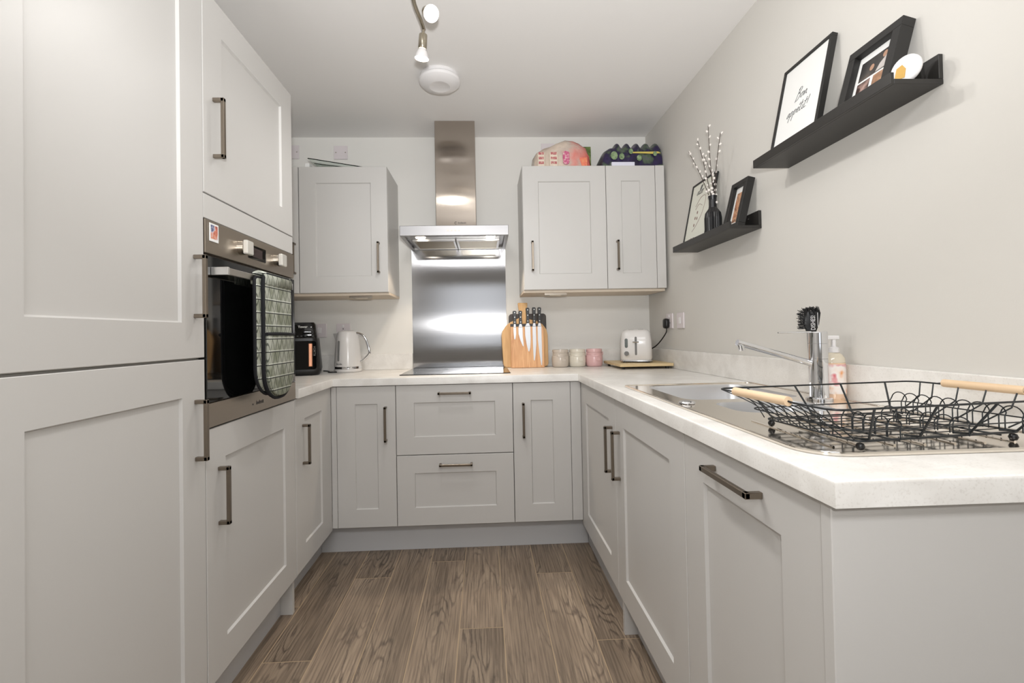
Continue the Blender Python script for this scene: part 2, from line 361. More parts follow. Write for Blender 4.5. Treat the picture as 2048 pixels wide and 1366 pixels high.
# --- tall oven housing
t = root('tall_cabinet', (-.6, -1.325, 0), 'tall light grey cabinet housing the built-in oven, between the fridge cabinet and the worktop', 'cabinet')
mb = MB(); mb.box(XWL+.002, XL-.022, -1.6255, -1.607, .15, 2.135); mb.box(XWL+.002, XL-.022, -1.042, -1.0235, .15, 2.135)
mb.box(XWL+.002, XWL+.02, -1.607, -1.042, .15, 2.135); mb.box(XWL+.02, XL-.022, -1.607, -1.042, 2.117, 2.135); mb.box(XWL+.02, XL-.022, -1.607, -1.042, .15, .168)
mb.box(XWL+.02, XL-.022, -1.607, -1.042, .848, .866); mb.box(XWL+.02, XL-.022, -1.607, -1.042, 1.47, 1.488); mb.build('carcass', CARC, t)
door(t, 'lower_door', frL(-1.6245, ZB), .5985, .866-ZB, (True, .06, .58-ZB, .749-ZB))
door(t, 'upper_door', frL(-1.6245, 1.541), .5985, 2.132-1.541, (True, .05, 1.654-1.541, 1.832-1.541))
MB().box(XL-.02, XL-.001, -1.6245, -1.026, 1.468, 1.5375, .001).build('filler_panel', CAB, t)
# --- left base cabinet
t = root('base_cabinet', (-.6, -.81, 0), 'light grey base cabinet left of the back run, under the air fryer', 'cabinet')
MB().box(XWL+.002, XL-.022, -1.0215, -.595, .15, .87).build('carcass', CARC, t)
door(t, 'door', frL(-1.0215, ZB), .398, .868-ZB, (True, .075, .58-ZB, .751-ZB))
tag(MB().box(XL-.02, XL-.001, -.622, YB+.001, ZB, .868, .0008).build('filler_panel', CAB), 'narrow light grey filler strip closing the left inside corner', 'filler panel')
# --- back run
t = root('base_cabinet', (-.15, -.3, 0), 'narrow light grey base cabinet left of the hob drawers', 'cabinet')
MB().box(-.298, -.0015, YB+.022, -.03, .15, .87).build('carcass', CARC, t)
door(t, 'door', frB(-.298, .152), .2965, .716, (True, .248, .586-.152, .764-.152), .091)
t = root('drawer_cabinet', (.3, -.3, 0), 'wide light grey base cabinet with two deep drawers under the hob', 'cabinet')
MB().box(.0005, .5995, YB+.022, -.03, .15, .87).build('carcass', CARC, t)
door(t, 'drawer', frB(.0015, .5125), .597, .868-.5125, (False, .825-.5125, .215, .384), .09)
door(t, 'drawer', frB(.0015, .152), .597, .5085-.152, (False, .461-.152, .217, .386), .09)
t = root('base_cabinet', (.75, -.3, 0), 'narrow light grey base cabinet right of the hob drawers', 'cabinet')
MB().box(.6015, .899, YB+.022, -.03, .15, .87).build('carcass', CARC, t)
door(t, 'door', frB(.6015, .152), .2975, .716, (True, .051, .588-.152, .766-.152), .091)
tag(MB().box(XL-.001+.001, -.2998, YB+.001, YB+.02, .152, .868, .0008).build('filler_panel', CAB), 'slim light grey filler strip left of the back base doors', 'filler panel')
tag(MB().box(.901, .9533, YB+.001, YB+.02, .152, .868, .0008).build('filler_panel', CAB), 'light grey filler strip right of the back base doors', 'filler panel')
# --- right run
ZBR = .128
tag(MB().box(XR_+.001, XR_+.02, -.6045, YB+.022, ZBR, .868, .0008).build('filler_panel', CAB), 'slim light grey filler strip beside the far sink-run door', 'filler panel')
t = root('base_cabinet', (1.25, -.9, 0), 'light grey base cabinet at the far end of the sink run', 'cabinet')
MB().box(XR_+.022, XWR-.03, -1.2075, -.59, .15, .87).build('carcass', CARC, t)
door(t, 'door', frR(-.606, ZBR), .6005, .868-ZBR, (True, .6005-.045, .571-ZBR, .752-ZBR))
t = root('base_cabinet', (1.25, -1.5, 0), 'light grey base cabinet under the sink, middle door of the sink run', 'cabinet')
mb = MB(); mb.box(XR_+.022, XWR-.03, -1.8115, -1.793, .15, .87); mb.box(XR_+.022, XWR-.03, -1.228, -1.2095, .15, .87); mb.box(XR_+.022, XWR-.03, -1.793, -1.228, .15, .168); mb.build('carcass', CARC, t)
door(t, 'door', frR(-1.2085, ZBR), .602, .868-ZBR, (True, .05, .571-ZBR, .752-ZBR))
t = root('integrated_dishwasher', (1.25, -2.05, 0), 'integrated dishwasher behind the light grey door with a horizontal handle, nearest sink-run door', 'dishwasher')
MB().box(XR_+.022, XWR-.03, -2.2785, -1.8135, .15, .80).build('casing', CARC, t)
door(t, 'door', frR(-1.8135, ZBR), .4645, .868-ZBR, (False, .822-ZBR, .145, .322))
tag(MB().box(XR_-.004, XWR-.002, -2.3025, -2.2805, 0, .8715, .0015).build('end_panel', CAB), 'plain light grey end panel under the near end of the worktop', 'panel')
# plinths and support legs
tag(MB().box(-.407, .994, -.51, -.495, 0, .151).build('plinth', PLI), 'pale grey plinth under the back run of cabinets', 'plinth')
tag(MB().box(-.423, -.408, -1.02, -.4955, 0, .149).build('plinth', PLI), 'pale grey plinth under the left base cabinet', 'plinth')
tag(MB().box(-.400, -.386, -2.226, -1.045, 0, .149).build('plinth', PLI), 'pale grey plinth under the two tall cabinets', 'plinth')
tag(MB().box(.996, 1.010, -1.2365, -.4955, 0, .149).build('plinth', PLI), 'pale grey plinth under the far end of the sink run', 'plinth')
tag(MB().box(1.008, 1.022, -2.278, -1.258, 0, .149).build('plinth', PLI), 'pale grey plinth under the near end of the sink run', 'plinth')
tag(MB().box(-.60, -.338, -1.042, -1.0235, 0, .149).build('support_leg', CAB), 'pale flat support leg at floor level beside the oven cabinet', 'support')
tag(MB().box(.959, 1.2, -1.256, -1.238, 0, .149).build('support_leg', CAB), 'pale flat support leg at floor level under the sink run', 'support')

# ------------------------------------------------------------------ worktop with a hole for the sink
def make_worktop():
    a, b = -.311, .939
    pts = [(XWL+.001, -1.0225), (a, -1.0225), (a, -.6), (b, -.6), (b, -2.3256), (XWR-.001, -2.3256), (XWR-.001, -.001), (XWL+.001, -.001)]
    mb = MB(); t = bmesh.new()
    bot = [t.verts.new((x, y, .872)) for x, y in pts]; top = [t.verts.new((x, y, WTZ)) for x, y in pts]; n = len(pts)
    t.faces.new(bot); t.faces.new(top)
    for i in range(n): t.faces.new((bot[i], bot[(i+1) % n], top[(i+1) % n], top[i]))
    bmesh.ops.recalc_face_normals(t, faces=t.faces)
    fe = [e for e in t.edges if all(v in top for v in e.verts) and {pts[top.index(v)] for v in e.verts} in [{pts[1], pts[2]}, {pts[2], pts[3]}, {pts[3], pts[4]}, {pts[4], pts[5]}]]
    bmesh.ops.bevel(t, geom=fe, offset=.005, segments=3, affect='EDGES', profile=.5)
    mb.merge(t); o = mb.build('worktop', WT, smooth=30)
    cut = MB().box(1.04, 1.47, -1.86, -1.235, .8, 1).build('cut', WT)
    m = o.modifiers.new('b', 'BOOLEAN'); m.object = cut; m.operation = 'DIFFERENCE'; m.solver = 'EXACT'
    bpy.context.view_layer.update()
    me = bpy.data.meshes.new_from_object(o.evaluated_get(bpy.context.evaluated_depsgraph_get()))
    o.modifiers.clear(); o.data = me; bpy.data.objects.remove(cut)
    tag(o, 'U-shaped white speckled laminate worktop running round the kitchen', 'worktop')
make_worktop()
tag(MB().box(XWL+.001, .0015, -.02, -.001, WTZ+.0005, 1.010, .0015).build('upstand', WT), 'white speckled upstand on the back wall, left of the steel splashback', 'upstand')
tag(MB().box(.6045, XWR-.001, -.02, -.001, WTZ+.0005, 1.012, .0015).build('upstand', WT), 'white speckled upstand on the back wall, right of the steel splashback', 'upstand')
tag(MB().box(XWR-.019, XWR-.001, -2.325, -.021, WTZ+.0005, 1.014, .0015).build('upstand', WT), 'white speckled upstand along the right wall behind the sink', 'upstand')

# ------------------------------------------------------------------ wall cabinets
def frU(x0): return F((x0, -.336+.02, 1.3726), (1, 0, 0), (0, 0, 1), (0, -1, 0))
t = root('wall_cabinet', (-.326, -.16, 1.36), 'light grey single-door wall cabinet left of the cooker hood', 'wall cabinet')
MB().box(-.5735, -.0785, -.314, -.001, 1.372, 2.087, .001).build('carcass', CAB, t)
door(t, 'door', frU(-.5725), .4935, .715, (True, .4935-.05, .107, .282), .092)
t = root('wall_cabinet', (-.72, -.16, 1.36), 'light grey wall cabinet in the left corner, mostly hidden by the oven cabinet', 'wall cabinet')
MB().box(-.876, -.5755, -.314, -.001, 1.372, 2.087, .001).build('carcass', CAB, t)
door(t, 'door', frU(-.8755), .2985, .715, (True, .2985-.02, .107, .282), .092)
t = root('wall_cabinet', (.935, -.16, 1.36), 'light grey wall cabinet with the wider door, right of the cooker hood', 'wall cabinet')
MB().box(.692, 1.1785, -.314, -.001, 1.372, 2.087, .001).build('carcass', CAB, t)
door(t, 'door', frU(.6935), .484, .715, (True, .05, .105, .277), .09)
t = root('wall_cabinet', (1.33, -.16, 1.36), 'light grey narrow wall cabinet in the right corner', 'wall cabinet')
MB().box(1.1805, 1.4695, -.314, -.001, 1.372, 2.087, .001).build('carcass', CAB, t)
door(t, 'door', frU(1.1805), .288, .715, (True, .057, .105, .277), .088)
MB().box(1.4705, 1.523, -.338, -.29, 1.3726, 2.0876, .001).build('filler_panel', CAB, t)
UND = mat('cabinet_underside', (214, 200, 182), .6)
for x0, x1, lb in ((-.876, -.0785, 'beige underside board below the left wall cabinets'), (.692, 1.523, 'beige underside board below the right wall cabinets')):
    tag(MB().box(x0, x1, -.312, -.002, 1.357, 1.3715, .0008).build('pelmet_board', UND), lb, 'panel')
def wedge_light(x, lb):
    t = root('under_cabinet_light', (x, -.28, 1.345), lb, 'light')
    fr = F((x, -.30, 1.3565), (1, 0, 0), (0, 1, 0), (0, 0, -1))
    MB().poly([(-.065, 0), (.065, 0), (.05, .06), (-.05, .06)], .012, fr).build('housing', OVST, t)
    MB().poly([(-.035, .008), (.035, .008), (.03, .05), (-.03, .05)], .0135, fr, a0=.0121).build('lens', mat('light_lens', (225, 215, 195), .3), t)
wedge_light(-.245, 'slim triangular light under the left wall cabinet')
wedge_light(.88, 'slim triangular light under the right wall cabinet')

# ------------------------------------------------------------------ cooker hood, splashback, hob
t = root('cooker_hood', (.3, -.2, 1.66), 'stainless steel chimney cooker hood above the hob', 'cooker hood')
hx0, hx1 = .004, .604
mb = MB(); mb.box(hx0, hx1, -.423, -.40, 1.671, 1.727, .002); mb.box(hx0, hx1, -.40, -.002, 1.712, 1.727)
mb.box(hx0, hx0+.02, -.40, -.002, 1.671, 1.712); mb.box(hx1-.02, hx1, -.40, -.002, 1.671, 1.712); mb.box(hx0+.02, hx1-.02, -.40, -.002, 1.684, 1.70)
mb.build('canopy', brushed('brushed_steel_canopy', (158, 157, 158), .38, (3, 3, 500)), t)
MB().box(.185, .424, -.2306, -.002, 1.7275, H-.001, .002).build('chimney', STEELC, t)
FILT = mat('filter_mesh', (150, 132, 92), .35, .85)
FILTF = brushed('filter_frame', (205, 203, 200), .3, (4, 4, 4))
for a, b in ((.05, .300), (.306, .558)):
    f = MB().box(a+.012, b-.012, -.263, -.025, 1.674, 1.683).build('grease_filter', FILT, t, label='brassy mesh grease filter')
    mb = MB(); z0, z1 = 1.670, 1.6838
    mb.box(a, b, -.275, -.263, z0, z1, .001); mb.box(a, b, -.025, -.013, z0, z1, .001); mb.box(a, a+.012, -.263, -.025, z0, z1); mb.box(b-.012, b, -.263, -.025, z0, z1)
    mb.build('filter_frame', FILTF, f)
for x in (.105, .505): MB().cyl((x, -.325, 1.6838), (x, -.325, 1.679), .028, n=24).build('lamp', HLAMP, t, label='glowing round hood lamp')
for i in range(4): MB().cyl((.269+i*.0205, -.4231, 1.699), (.269+i*.0205, -.4255, 1.699), .0042).build('button', OVST, t)
fr = F((.315, -.2307, 1.782), (1, 0, 0), (0, 0, 1), (0, -1, 0))
mb = text('Indesit', .018, fr, ext=.0003, align='LEFT', off=.0003)
mb.tube([fr(-.012+.008*math.cos(a*.5), .005+.008*math.sin(a*.5), .0004) for a in range(2, 11)], .0012, 5)
mb.cyl(fr(-.012, .006, 0), fr(-.012, .006, .0006), .0022, n=8); mb.build('logo', INK, t)
for x in (.105, .505):
    l = bpy.data.lights.new('hood_lamp', 'SPOT'); l.energy = 7; l.spot_size = math.radians(98); l.spot_blend = .45; l.shadow_soft_size = .025; l.color = (1, .83, .64)
    o = bpy.data.objects.new('hood_lamp', l); COL.objects.link(o); o.location = (x, -.325, 1.672)
tag(MB().box(.003, .603, -.006, -.001, .912, 1.672).build('splashback', STEEL), 'brushed stainless steel splashback between hob and hood', 'splashback')
t = root('hob', (.3, -.26, WTZ), 'black glass hob set flush in the worktop', 'hob')
MB().box(.003, .597, -.49, -.022, WTZ+.0006, .9145, .0015).build('glass', BLKG, t)
RING = mat('hob_ring', (95, 95, 95), .3)
for x, y, r in ((.15, -.37, .075), (.45, -.37, .09), (.15, -.15, .09), (.45, -.15, .075)):
    MB().tube([(x+r*math.cos(a*math.pi/16), y+r*math.sin(a*math.pi/16), .9145) for a in range(32)], .0005, 4, closed=True).build('zone_ring', RING, t)

# ------------------------------------------------------------------ built-in oven
t = root('built_in_oven', (-.33, -1.325, .875), 'built-in stainless steel electric oven with black glass door', 'oven')
fo = F((XL-.02, -1.624, 0), (0, 1, 0), (0, 0, 1), (1, 0, 0)); OW = .598
MB().box(.02, OW-.02, .885, 1.455, -.53, -.001, 0, fo).build('oven_body', OVST, t)
MB().box(0, OW, 1.368, 1.465, 0, .022, .0015, fo).build('control_panel', OVST, t)
od = MB().box(0, OW, .942, 1.362, 0, .024, .0015, fo).build('door_glass', GLASSB, t)
MB().box(0, OW, .8715, .9405, 0, .024, .0015, fo).build('lower_trim', OVST, t)
KN = mat('knob_silver', (205, 200, 192), .25, 1)
for a in (.187, .438):
    k = MB().cyl(fo(a, 1.416, .022), fo(a, 1.416, .040), .0235, .0225, 32).build('knob', KN, t, smooth=40)
    MB().box(a-.021, a+.021, 1.416-.0225, 1.416+.0225, .040, .055, .003, fo).build('knob_grip', mat('knob_white', (225, 222, 215), .3, .4), k)
d = MB().box(.235, .357, 1.393, 1.440, .0221, .0235, .001, fo).build('display', BLKG, t)
MB().box(.262, .33, 1.401, 1.432, .0236, .0238, 0, fo).build('screen', mat('oven_screen', (62, 50, 50), .2), d)
hd = MB().box(.025, OW-.13, 1.308, 1.329, .060, .069, .002, fo).build('door_handle', KN, t)
STL = mat('handle_bracket', (222, 220, 217), .25, .8)
for a in (.022, OW-.14):
    mb = MB(); mb.box(a, a+.010, 1.307, 1.330, .0242, .072, .001, fo); mb.build('bracket', STL, hd)
ft = F(fo(.30, .897, .0242), (0, 1, 0), (0, 0, 1), (1, 0, 0))
mb = text('Indesit', .02, ft, ext=.0002, off=.0002); mb.cyl(ft(-.048, .004, 0), ft(-.048, .004, .0005), .003, n=8)
mb.build('logo', INK, t)
# photo magnet on the control panel
mg = root('photo_magnet', fo(.035, 1.43, .0225), 'small white-bordered colourful photo magnet on the oven control panel', 'magnet')
MB().box(.018, .062, 1.405, 1.458, .0225, .0245, .0005, fo).build('card', PAPER, mg)
def blotch(name, cols, scale=60):
    m = bpy.data.materials.new(name); m.use_nodes = True; nt = m.node_tree; b = nt.nodes['Principled BSDF']; b.inputs['Roughness'].default_value = .35
    tc = nt.nodes.new('ShaderNodeTexCoord'); n = nt.nodes.new('ShaderNodeTexNoise'); n.inputs['Scale'].default_value = scale; n.inputs['Detail'].default_value = 2
    nt.links.new(tc.outputs['Object'], n.inputs['Vector']); cr = nt.nodes.new('ShaderNodeValToRGB'); e = cr.color_ramp.elements
    while len(e) < len(cols): e.new(.5)
    for i, c in enumerate(cols): e[i].position = .3+.4*i/(len(cols)-1); e[i].color = lin(c)
    nt.links.new(n.outputs['Fac'], cr.inputs[0]); nt.links.new(cr.outputs[0], b.inputs['Base Color']); return m
MB().box(.023, .057, 1.413, 1.453, .02455, .0247, 0, fo).build('picture', blotch('magnet_picture', [(60, 60, 90), (190, 100, 84), (222, 150, 120), (200, 200, 215), (90, 96, 130)], 45), mg)

# ------------------------------------------------------------------ double oven glove over the handle
def glove_fabric():
    m = bpy.data.materials.new('green_patterned_fabric'); m.use_nodes = True; nt = m.node_tree; L = nt.links.new; b = nt.nodes['Principled BSDF']; b.inputs['Roughness'].default_value = .9
    tc = nt.nodes.new('ShaderNodeTexCoord'); sep = nt.nodes.new('ShaderNodeSeparateXYZ'); L(tc.outputs['Object'], sep.inputs[0])
    def mth(op, a, b_=None, c=None):
        n = nt.nodes.new('ShaderNodeMath'); n.operation = op
        for i, v in enumerate((a, b_, c)):
            if v is None: continue
            if isinstance(v, (int, float)): n.inputs[i].default_value = v
            else: L(v, n.inputs[i])
        return n.outputs[0]
    z = mth('MULTIPLY', sep.outputs['Z'], 1/.043); y = mth('MULTIPLY', sep.outputs['Y'], 1/.034)
    fz = mth('FRACT', z); row = mth('FLOOR', z)
    fy = mth('PINGPONG', mth('ADD', y, mth('MULTIPLY', row, .5)), .5)       # 0..0.5
    # stacked triangles outline
    tri = mth('ABSOLUTE', mth('SUBTRACT', mth('MULTIPLY', fy, 2), fz)); l1 = mth('LESS_THAN', tri, .10)
    rib = mth('LESS_THAN', mth('FRACT', mth('MULTIPLY', y, 5)), .22)
    l2 = mth('LESS_THAN', fz, .07); l3 = mth('GREATER_THAN', mth('FRACT', mth('MULTIPLY', y, 6)), .45)
    dots = mth('MULTIPLY', mth('LESS_THAN', mth('ABSOLUTE', mth('SUBTRACT', fz, .12)), .05), l3)
    n = nt.nodes.new('ShaderNodeTexNoise'); n.inputs['Scale'].default_value = 22; n.inputs['Detail'].default_value = 4; L(tc.outputs['Object'], n.inputs['Vector'])
    base = nt.nodes.new('ShaderNodeValToRGB'); e = base.color_ramp.elements; e[0].position = .38; e[1].position = .62; e[0].color = lin((138, 142, 124)); e[1].color = lin((182, 184, 172)); L(n.outputs['Fac'], base.inputs[0])
    def mix(f, a, c):
        x = nt.nodes.new('ShaderNodeMixRGB'); L(f, x.inputs[0]); L(a, x.inputs[1]); x.inputs[2].default_value = lin(c); return x.outputs[0]
    c = mix(mth('MULTIPLY', rib, .35), base.outputs[0], (70, 80, 60)); c = mix(mth('MULTIPLY', l1, .75), c, (46, 54, 44)); c = mix(l2, c, (28, 32, 30)); c = mix(dots, c, (225, 228, 218))
    L(c, b.inputs['Base Color']); return m
GF = glove_fabric(); GB = mat('black_binding', (18, 19, 24), .85, bump=.3, bscale=500)
t = root('double_oven_glove', (-.27, -1.27, .93), 'green patterned double oven glove with black edging hanging over the oven handle', 'oven glove')
gx = XL+.049   # plane of the handle bar front
def strip(y0, y1, z0, z1, x, th, rb, rtp):
    fr = F((x, 0, 0), (0, 1, 0), (0, 0, 1), (1, 0, 0)); return fr, rrect(y0, y1, z0, z1, [rb, rtp, rtp, rb], 8)
def pad(name, m, y0, y1, z0, z1, x, th, rb, rtp, parent, bev=.004):
    fr, pts = strip(y0, y1, z0, z1, x, th, rb, rtp); return MB().poly(pts, th, fr, bev=bev, seg=3).build(name, m, parent, smooth=50)
def binding(y0, y1, z0, z1, x, rb, rtp, parent, r=.006, z_from=None):
    pts = [Vector((x, a, b)) for a, b in rrect(y0, y1, z0, z1, [rb, rtp, rtp, rb], 8)]
    return MB().tube(pts, r, 8, closed=True).build('binding', GB, parent, smooth=60)
# front half (far side), back half behind it and nearer to the camera
pad('back_flap', GF, -1.452, -1.25, .940, 1.318, gx+.003, .009, .085, .012, t)
pad('back_flap_lining', GB, -1.456, -1.247, .936, 1.318, gx+.0003, .003, .088, .012, t)
pad('front_flap', GF, -1.425, -1.22, .922, 1.331, gx+.0155, .008, .09, .03, t)
pad('front_flap_lining', GB, -1.429, -1.216, .917, 1.331, gx+.0125, .003, .094, .03, t)
pad('hand_pocket', GF, -1.422, -1.223, .925, 1.135, gx+.0235, .009, .088, .003, t)
MB().tube([(gx+.029, -1.428, 1.136), (gx+.033, -1.38, 1.137), (gx+.034, -1.325, 1.137), (gx+.033, -1.27, 1.136), (gx+.029, -1.217, 1.134)], .0055, 8).build('pocket_hem', GB, t, smooth=60)
binding(-1.429, -1.216, .918, 1.335, gx+.020, .094, .03, t, .0055)
binding(-1.457, -1.246, .935, 1.320, gx+.006, .088, .012, t, .0045)
# bridge over the bar
mb = MB(); bm = mb.bm; prof = []
for k in range(9):
    a = math.pi*k/8; prof.append((gx+.003+.019*math.cos(a), 1.325+.014*math.sin(a)))
prof = [(gx+.022, 1.30)]+prof+[(gx-.016, 1.30)]
for (x, z) in prof: pass
rows = [[bm.verts.new((x, yy, z)) for x, z in prof] for yy in (-1.425, -1.225)]
for i in range(len(prof)-1): bm.faces.new((rows[0][i], rows[0][i+1], rows[1][i+1], rows[1][i]))
o = mb.build('fold', GF, t, smooth=60); md = o.modifiers.new('s', 'SOLIDIFY'); md.thickness = .006; md.offset = 1

# ------------------------------------------------------------------ sockets and plates
def plate(name, fr, lb, cat='socket', kind='socket', group=None):
    t = root(name, fr.o, lb, cat, group)
    MB().box(-.043, .043, -.043, .043, .0005, .0085, .002, fr, 2).build('plate', SOCK, t)
    if kind == 'socket':
        MB().box(-.006, .006, .020, .036, .0086, .0115, .001, fr).build('rocker_switch', WHITE, t)
        mb = MB()
        for a, b in ((0, .008), (-.011, -.012), (.011, -.012)): mb.box(a-.003, a+.003, b-.002, b+.004, .0086, .0089, 0, fr)
        mb.build('pin_holes', BLKM, t)
    elif kind == 'switch': MB().box(-.012, .012, -.018, .018, .0086, .0125, .0015, fr).build('rocker_switch', WHITE, t)
    else:
        for a in (-.03, .03): MB().cyl(fr(a, 0, .0086), fr(a, 0, .0092), .0035, n=12).build('screw', OVST, t)
    return t
def fw_(x, z): return F((x, 0, z), (1, 0, 0), (0, 0, 1), (0, -1, 0))
def fr_(y, z): return F((XWR, y, z), (0, -1, 0), (0, 0, 1), (-1, 0, 0))
plate('wall_socket', fw_(-.583, 1.165), 'white wall plate on the back wall between air fryer and kettle', kind='switch')
plate('wall_socket', fw_(-.435, 1.164), 'white wall socket on the back wall directly behind the kettle')
plate('blanking_plate', fw_(-.436, 2.300), 'white blanking plate with two screws above the left wall cabinet', 'wall plate', 'blank')
plate('blanking_plate', fw_(-.741, 2.304), 'white wall plate high in the left corner, cut off by the oven cabinet', 'wall plate', 'blank')
plate('blanking_plate', fw_(.894, 2.312), 'white wall plate behind the bag of snacks on the right wall cabinets', 'wall plate', 'blank')
plate('wall_socket', fr_(-.338, 1.179), 'white socket on the right wall with the black plug in it')
plate('wall_socket', fr_(-.483, 1.178), 'white switch plate on the right wall, nearer the camera than the plug', kind='switch')
t = root('power_plug', (XWR-.03, -.32, 1.16), 'black plug and cable running from the right wall socket to the toaster', 'plug')
fp = fr_(-.325, 1.168)
MB().poly(rrect(-.024, .024, -.032, .026, .017), .036, fp, bev=.009, a0=.009).build('plug_body', BLK, t, smooth=50)
MB().tube(smooth_pts([fp(0, -.028, .02), fp(-.002, -.055, .022), (1.505, -.285, 1.07), (1.49, -.24, 1.035), (1.465, -.2, 1.01), (1.44, -.12, .985)], 6), .0035, 8).build('cable', BLK, t, smooth=60)

# ------------------------------------------------------------------ air fryer
t = root('air_fryer', (-.468, -.344, WTZ), 'black air fryer with a copper-coloured handle in the left corner', 'air fryer')
fa = F((0, 0, 0), (1, 0, 0), (0, 1, 0), (0, 0, 1))
def loft(sections, m, name, parent, n=6, smooth=45):
    """sections: (z, x0, x1, y0, y1, r)"""
    mb = MB(); bm = mb.bm; rows = []
    for z, x0, x1, y0, y1, r in sections: rows.append([bm.verts.new((a, b, z)) for a, b in rrect(x0, x1, y0, y1, r, n)])
    for A, B in zip(rows, rows[1:]):
        for i in range(len(A)): bm.faces.new((A[i], A[(i+1) % len(A)], B[(i+1) % len(A)], B[i]))
    bm.faces.new(rows[0][::-1]); bm.faces.new(rows[-1]); return mb.build(name, m, parent, smooth=smooth)
loft([(.912, -.765, -.475, -.335, -.05, .03), (.918, -.77, -.468, -.342, -.045, .035), (.94, -.772, -.462, -.344, -.045, .035), (1.115, -.757, -.477, -.322, -.05, .03), (1.118, -.757, -.478, -.322, -.05, .03)], BLK, 'body', t)
loft([(1.1185, -.757, -.478, -.324, -.05, .03), (1.123, -.757, -.478, -.326, -.05, .03), (1.195, -.75, -.487, -.308, -.055, .03), (1.208, -.742, -.495, -.298, -.06, .025)], BLKG, 'top', t)
fa = F((-.615, -.3435, .94), (1, 0, 0), (0, .122, .9925), (0, -.9925, .122))
dr = MB().poly(rrect(-.135, .135, .004, .165, .015), .004, fa, bev=.0015).build('basket_drawer', BLKG, t)
MB().box(.092, .113, .018, .148, .004, .03, .004, fa, 2).build('handle', COPPER, dr, label='copper-coloured vertical bar handle')
fb = F((-.615, -.3255, 1.123), (1, 0, 0), (0, .24, .97), (0, -.97, .24))
text('Tower', .018, F(fb(.062, .056, .001), fb.u, fb.v, fb.n), ext=.0003, bold=.0006).build('logo', mat('pale_print', (200, 200, 195), .5), t)
IC = mat('dim_icons', (90, 92, 92), .5)
for a in (.014, .105):
    MB().tube([fb(a+.011*math.cos(k*math.pi/8), .03+.011*math.sin(k*math.pi/8), .002) for k in range(16)], .0007, 4, closed=True).build('dial_icon', IC, t)
mb = MB()
for k in range(6): mb.box(.012+k*.0195, .021+k*.0195, .006, .0095, .001, .0018, 0, fb)
mb.build('touch_icons', IC, t)
ffv = F(fa(.128, .13, .0075), (0, -.12, -.99), (1, 0, 0), fa.n)
text('VORTX', .017, F(fa(.117, .135, .0045), fa.v*-1, fa.u, fa.n), ext=.0003, align='LEFT').build('lettering', mat('pale_print2', (130, 130, 126), .5), t)
t.rotation_euler.z = math.radians(17)
tag(MB().tube(smooth_pts([(-.54, -.07, .914), (-.5, -.1, .914), (-.476, -.16, .914), (-.47, -.19, .9145), (-.45, -.205, .9145), (-.43, -.2, .9145), (-.41, -.17, .914)], 5), .0035, 8).build('power_cable', BLK, smooth=60), 'short black power cable on the worktop between air fryer and kettle', 'cable')

# ------------------------------------------------------------------ kettle
kx, ky = -.372, -.128
t = root('kettle', (kx, ky, WTZ), 'pale cream jug kettle with chrome band and handle', 'kettle')
MB().lathe([(0, .9115), (.078, .9115), (.081, .916), (.081, .925), (.077, .931), (0, .931)], (kx, ky, 0), n=40).build('power_base', APPL, t, smooth=40)
MB().lathe([(0, .9315), (.0795, .9315), (.0795, .944), (0, .944)], (kx, ky, 0), n=40).build('chrome_band', CHR, t, smooth=40)
MB().lathe([(0, .9442), (.080, .9442), (.0795, .96), (.076, 1.02), (.071, 1.08), (.064, 1.13), (.058, 1.148), (0, 1.148)], (kx, ky, 0), n=40).build('body', APPL, t, smooth=40)
MB().lathe([(.0575, 1.1482), (.053, 1.155), (.03, 1.161), (0, 1.163)], (kx, ky, 0), n=40).build('lid', APPL, t, smooth=40)
mb = MB(); bm = mb.bm
A = [(kx-.05, ky-.03, 1.146), (kx-.088, ky, 1.143), (kx-.05, ky+.03, 1.146)]; B = [(kx-.066, ky-.014, 1.10), (kx-.072, ky, 1.095), (kx-.066, ky+.014, 1.10)]
va = [bm.verts.new(p) for p in A]; vb = [bm.verts.new(p) for p in B]
bm.faces.new((va[0], va[1], vb[1], vb[0])); bm.faces.new((va[1], va[2], vb[2], vb[1])); bm.faces.new(va); mb.build('spout', APPL, t)
hp = smooth_pts([(kx+.053, ky-.01, 1.142), (kx+.078, ky-.013, 1.138), (kx+.104, ky-.015, 1.12), (kx+.122, ky-.016, 1.08), (kx+.134, ky-.016, 1.03), (kx+.128, ky-.015, 1.012), (kx+.1, ky-.012, .985), (kx+.077, ky-.01, .972)], 5)
MB().tube(hp, .0085, 12).build('handle', CHR, t, smooth=60)
fk = F((kx-.034, ky-.0715, 1.04), (.906, -.423, 0), (0, .06, .998), (-.42, -.9, .06))
MB().poly(rrect(-.007, .007, -.062, .06, .0069), .0035, F((kx-.034, ky-.0665, 1.04), fk.u, Vector((.02, .065, .9978)), Vector((-.42, -.9, .06))), bev=.001).build('water_window', mat('grey_window', (130, 130, 128), .15), t)
text('Breville', .013, F((kx-.03, ky-.0745, .957), (.93, -.36, 0), (0, 0, 1), (-.36, -.93, 0)), ext=.0003).build('logo', INK, t)

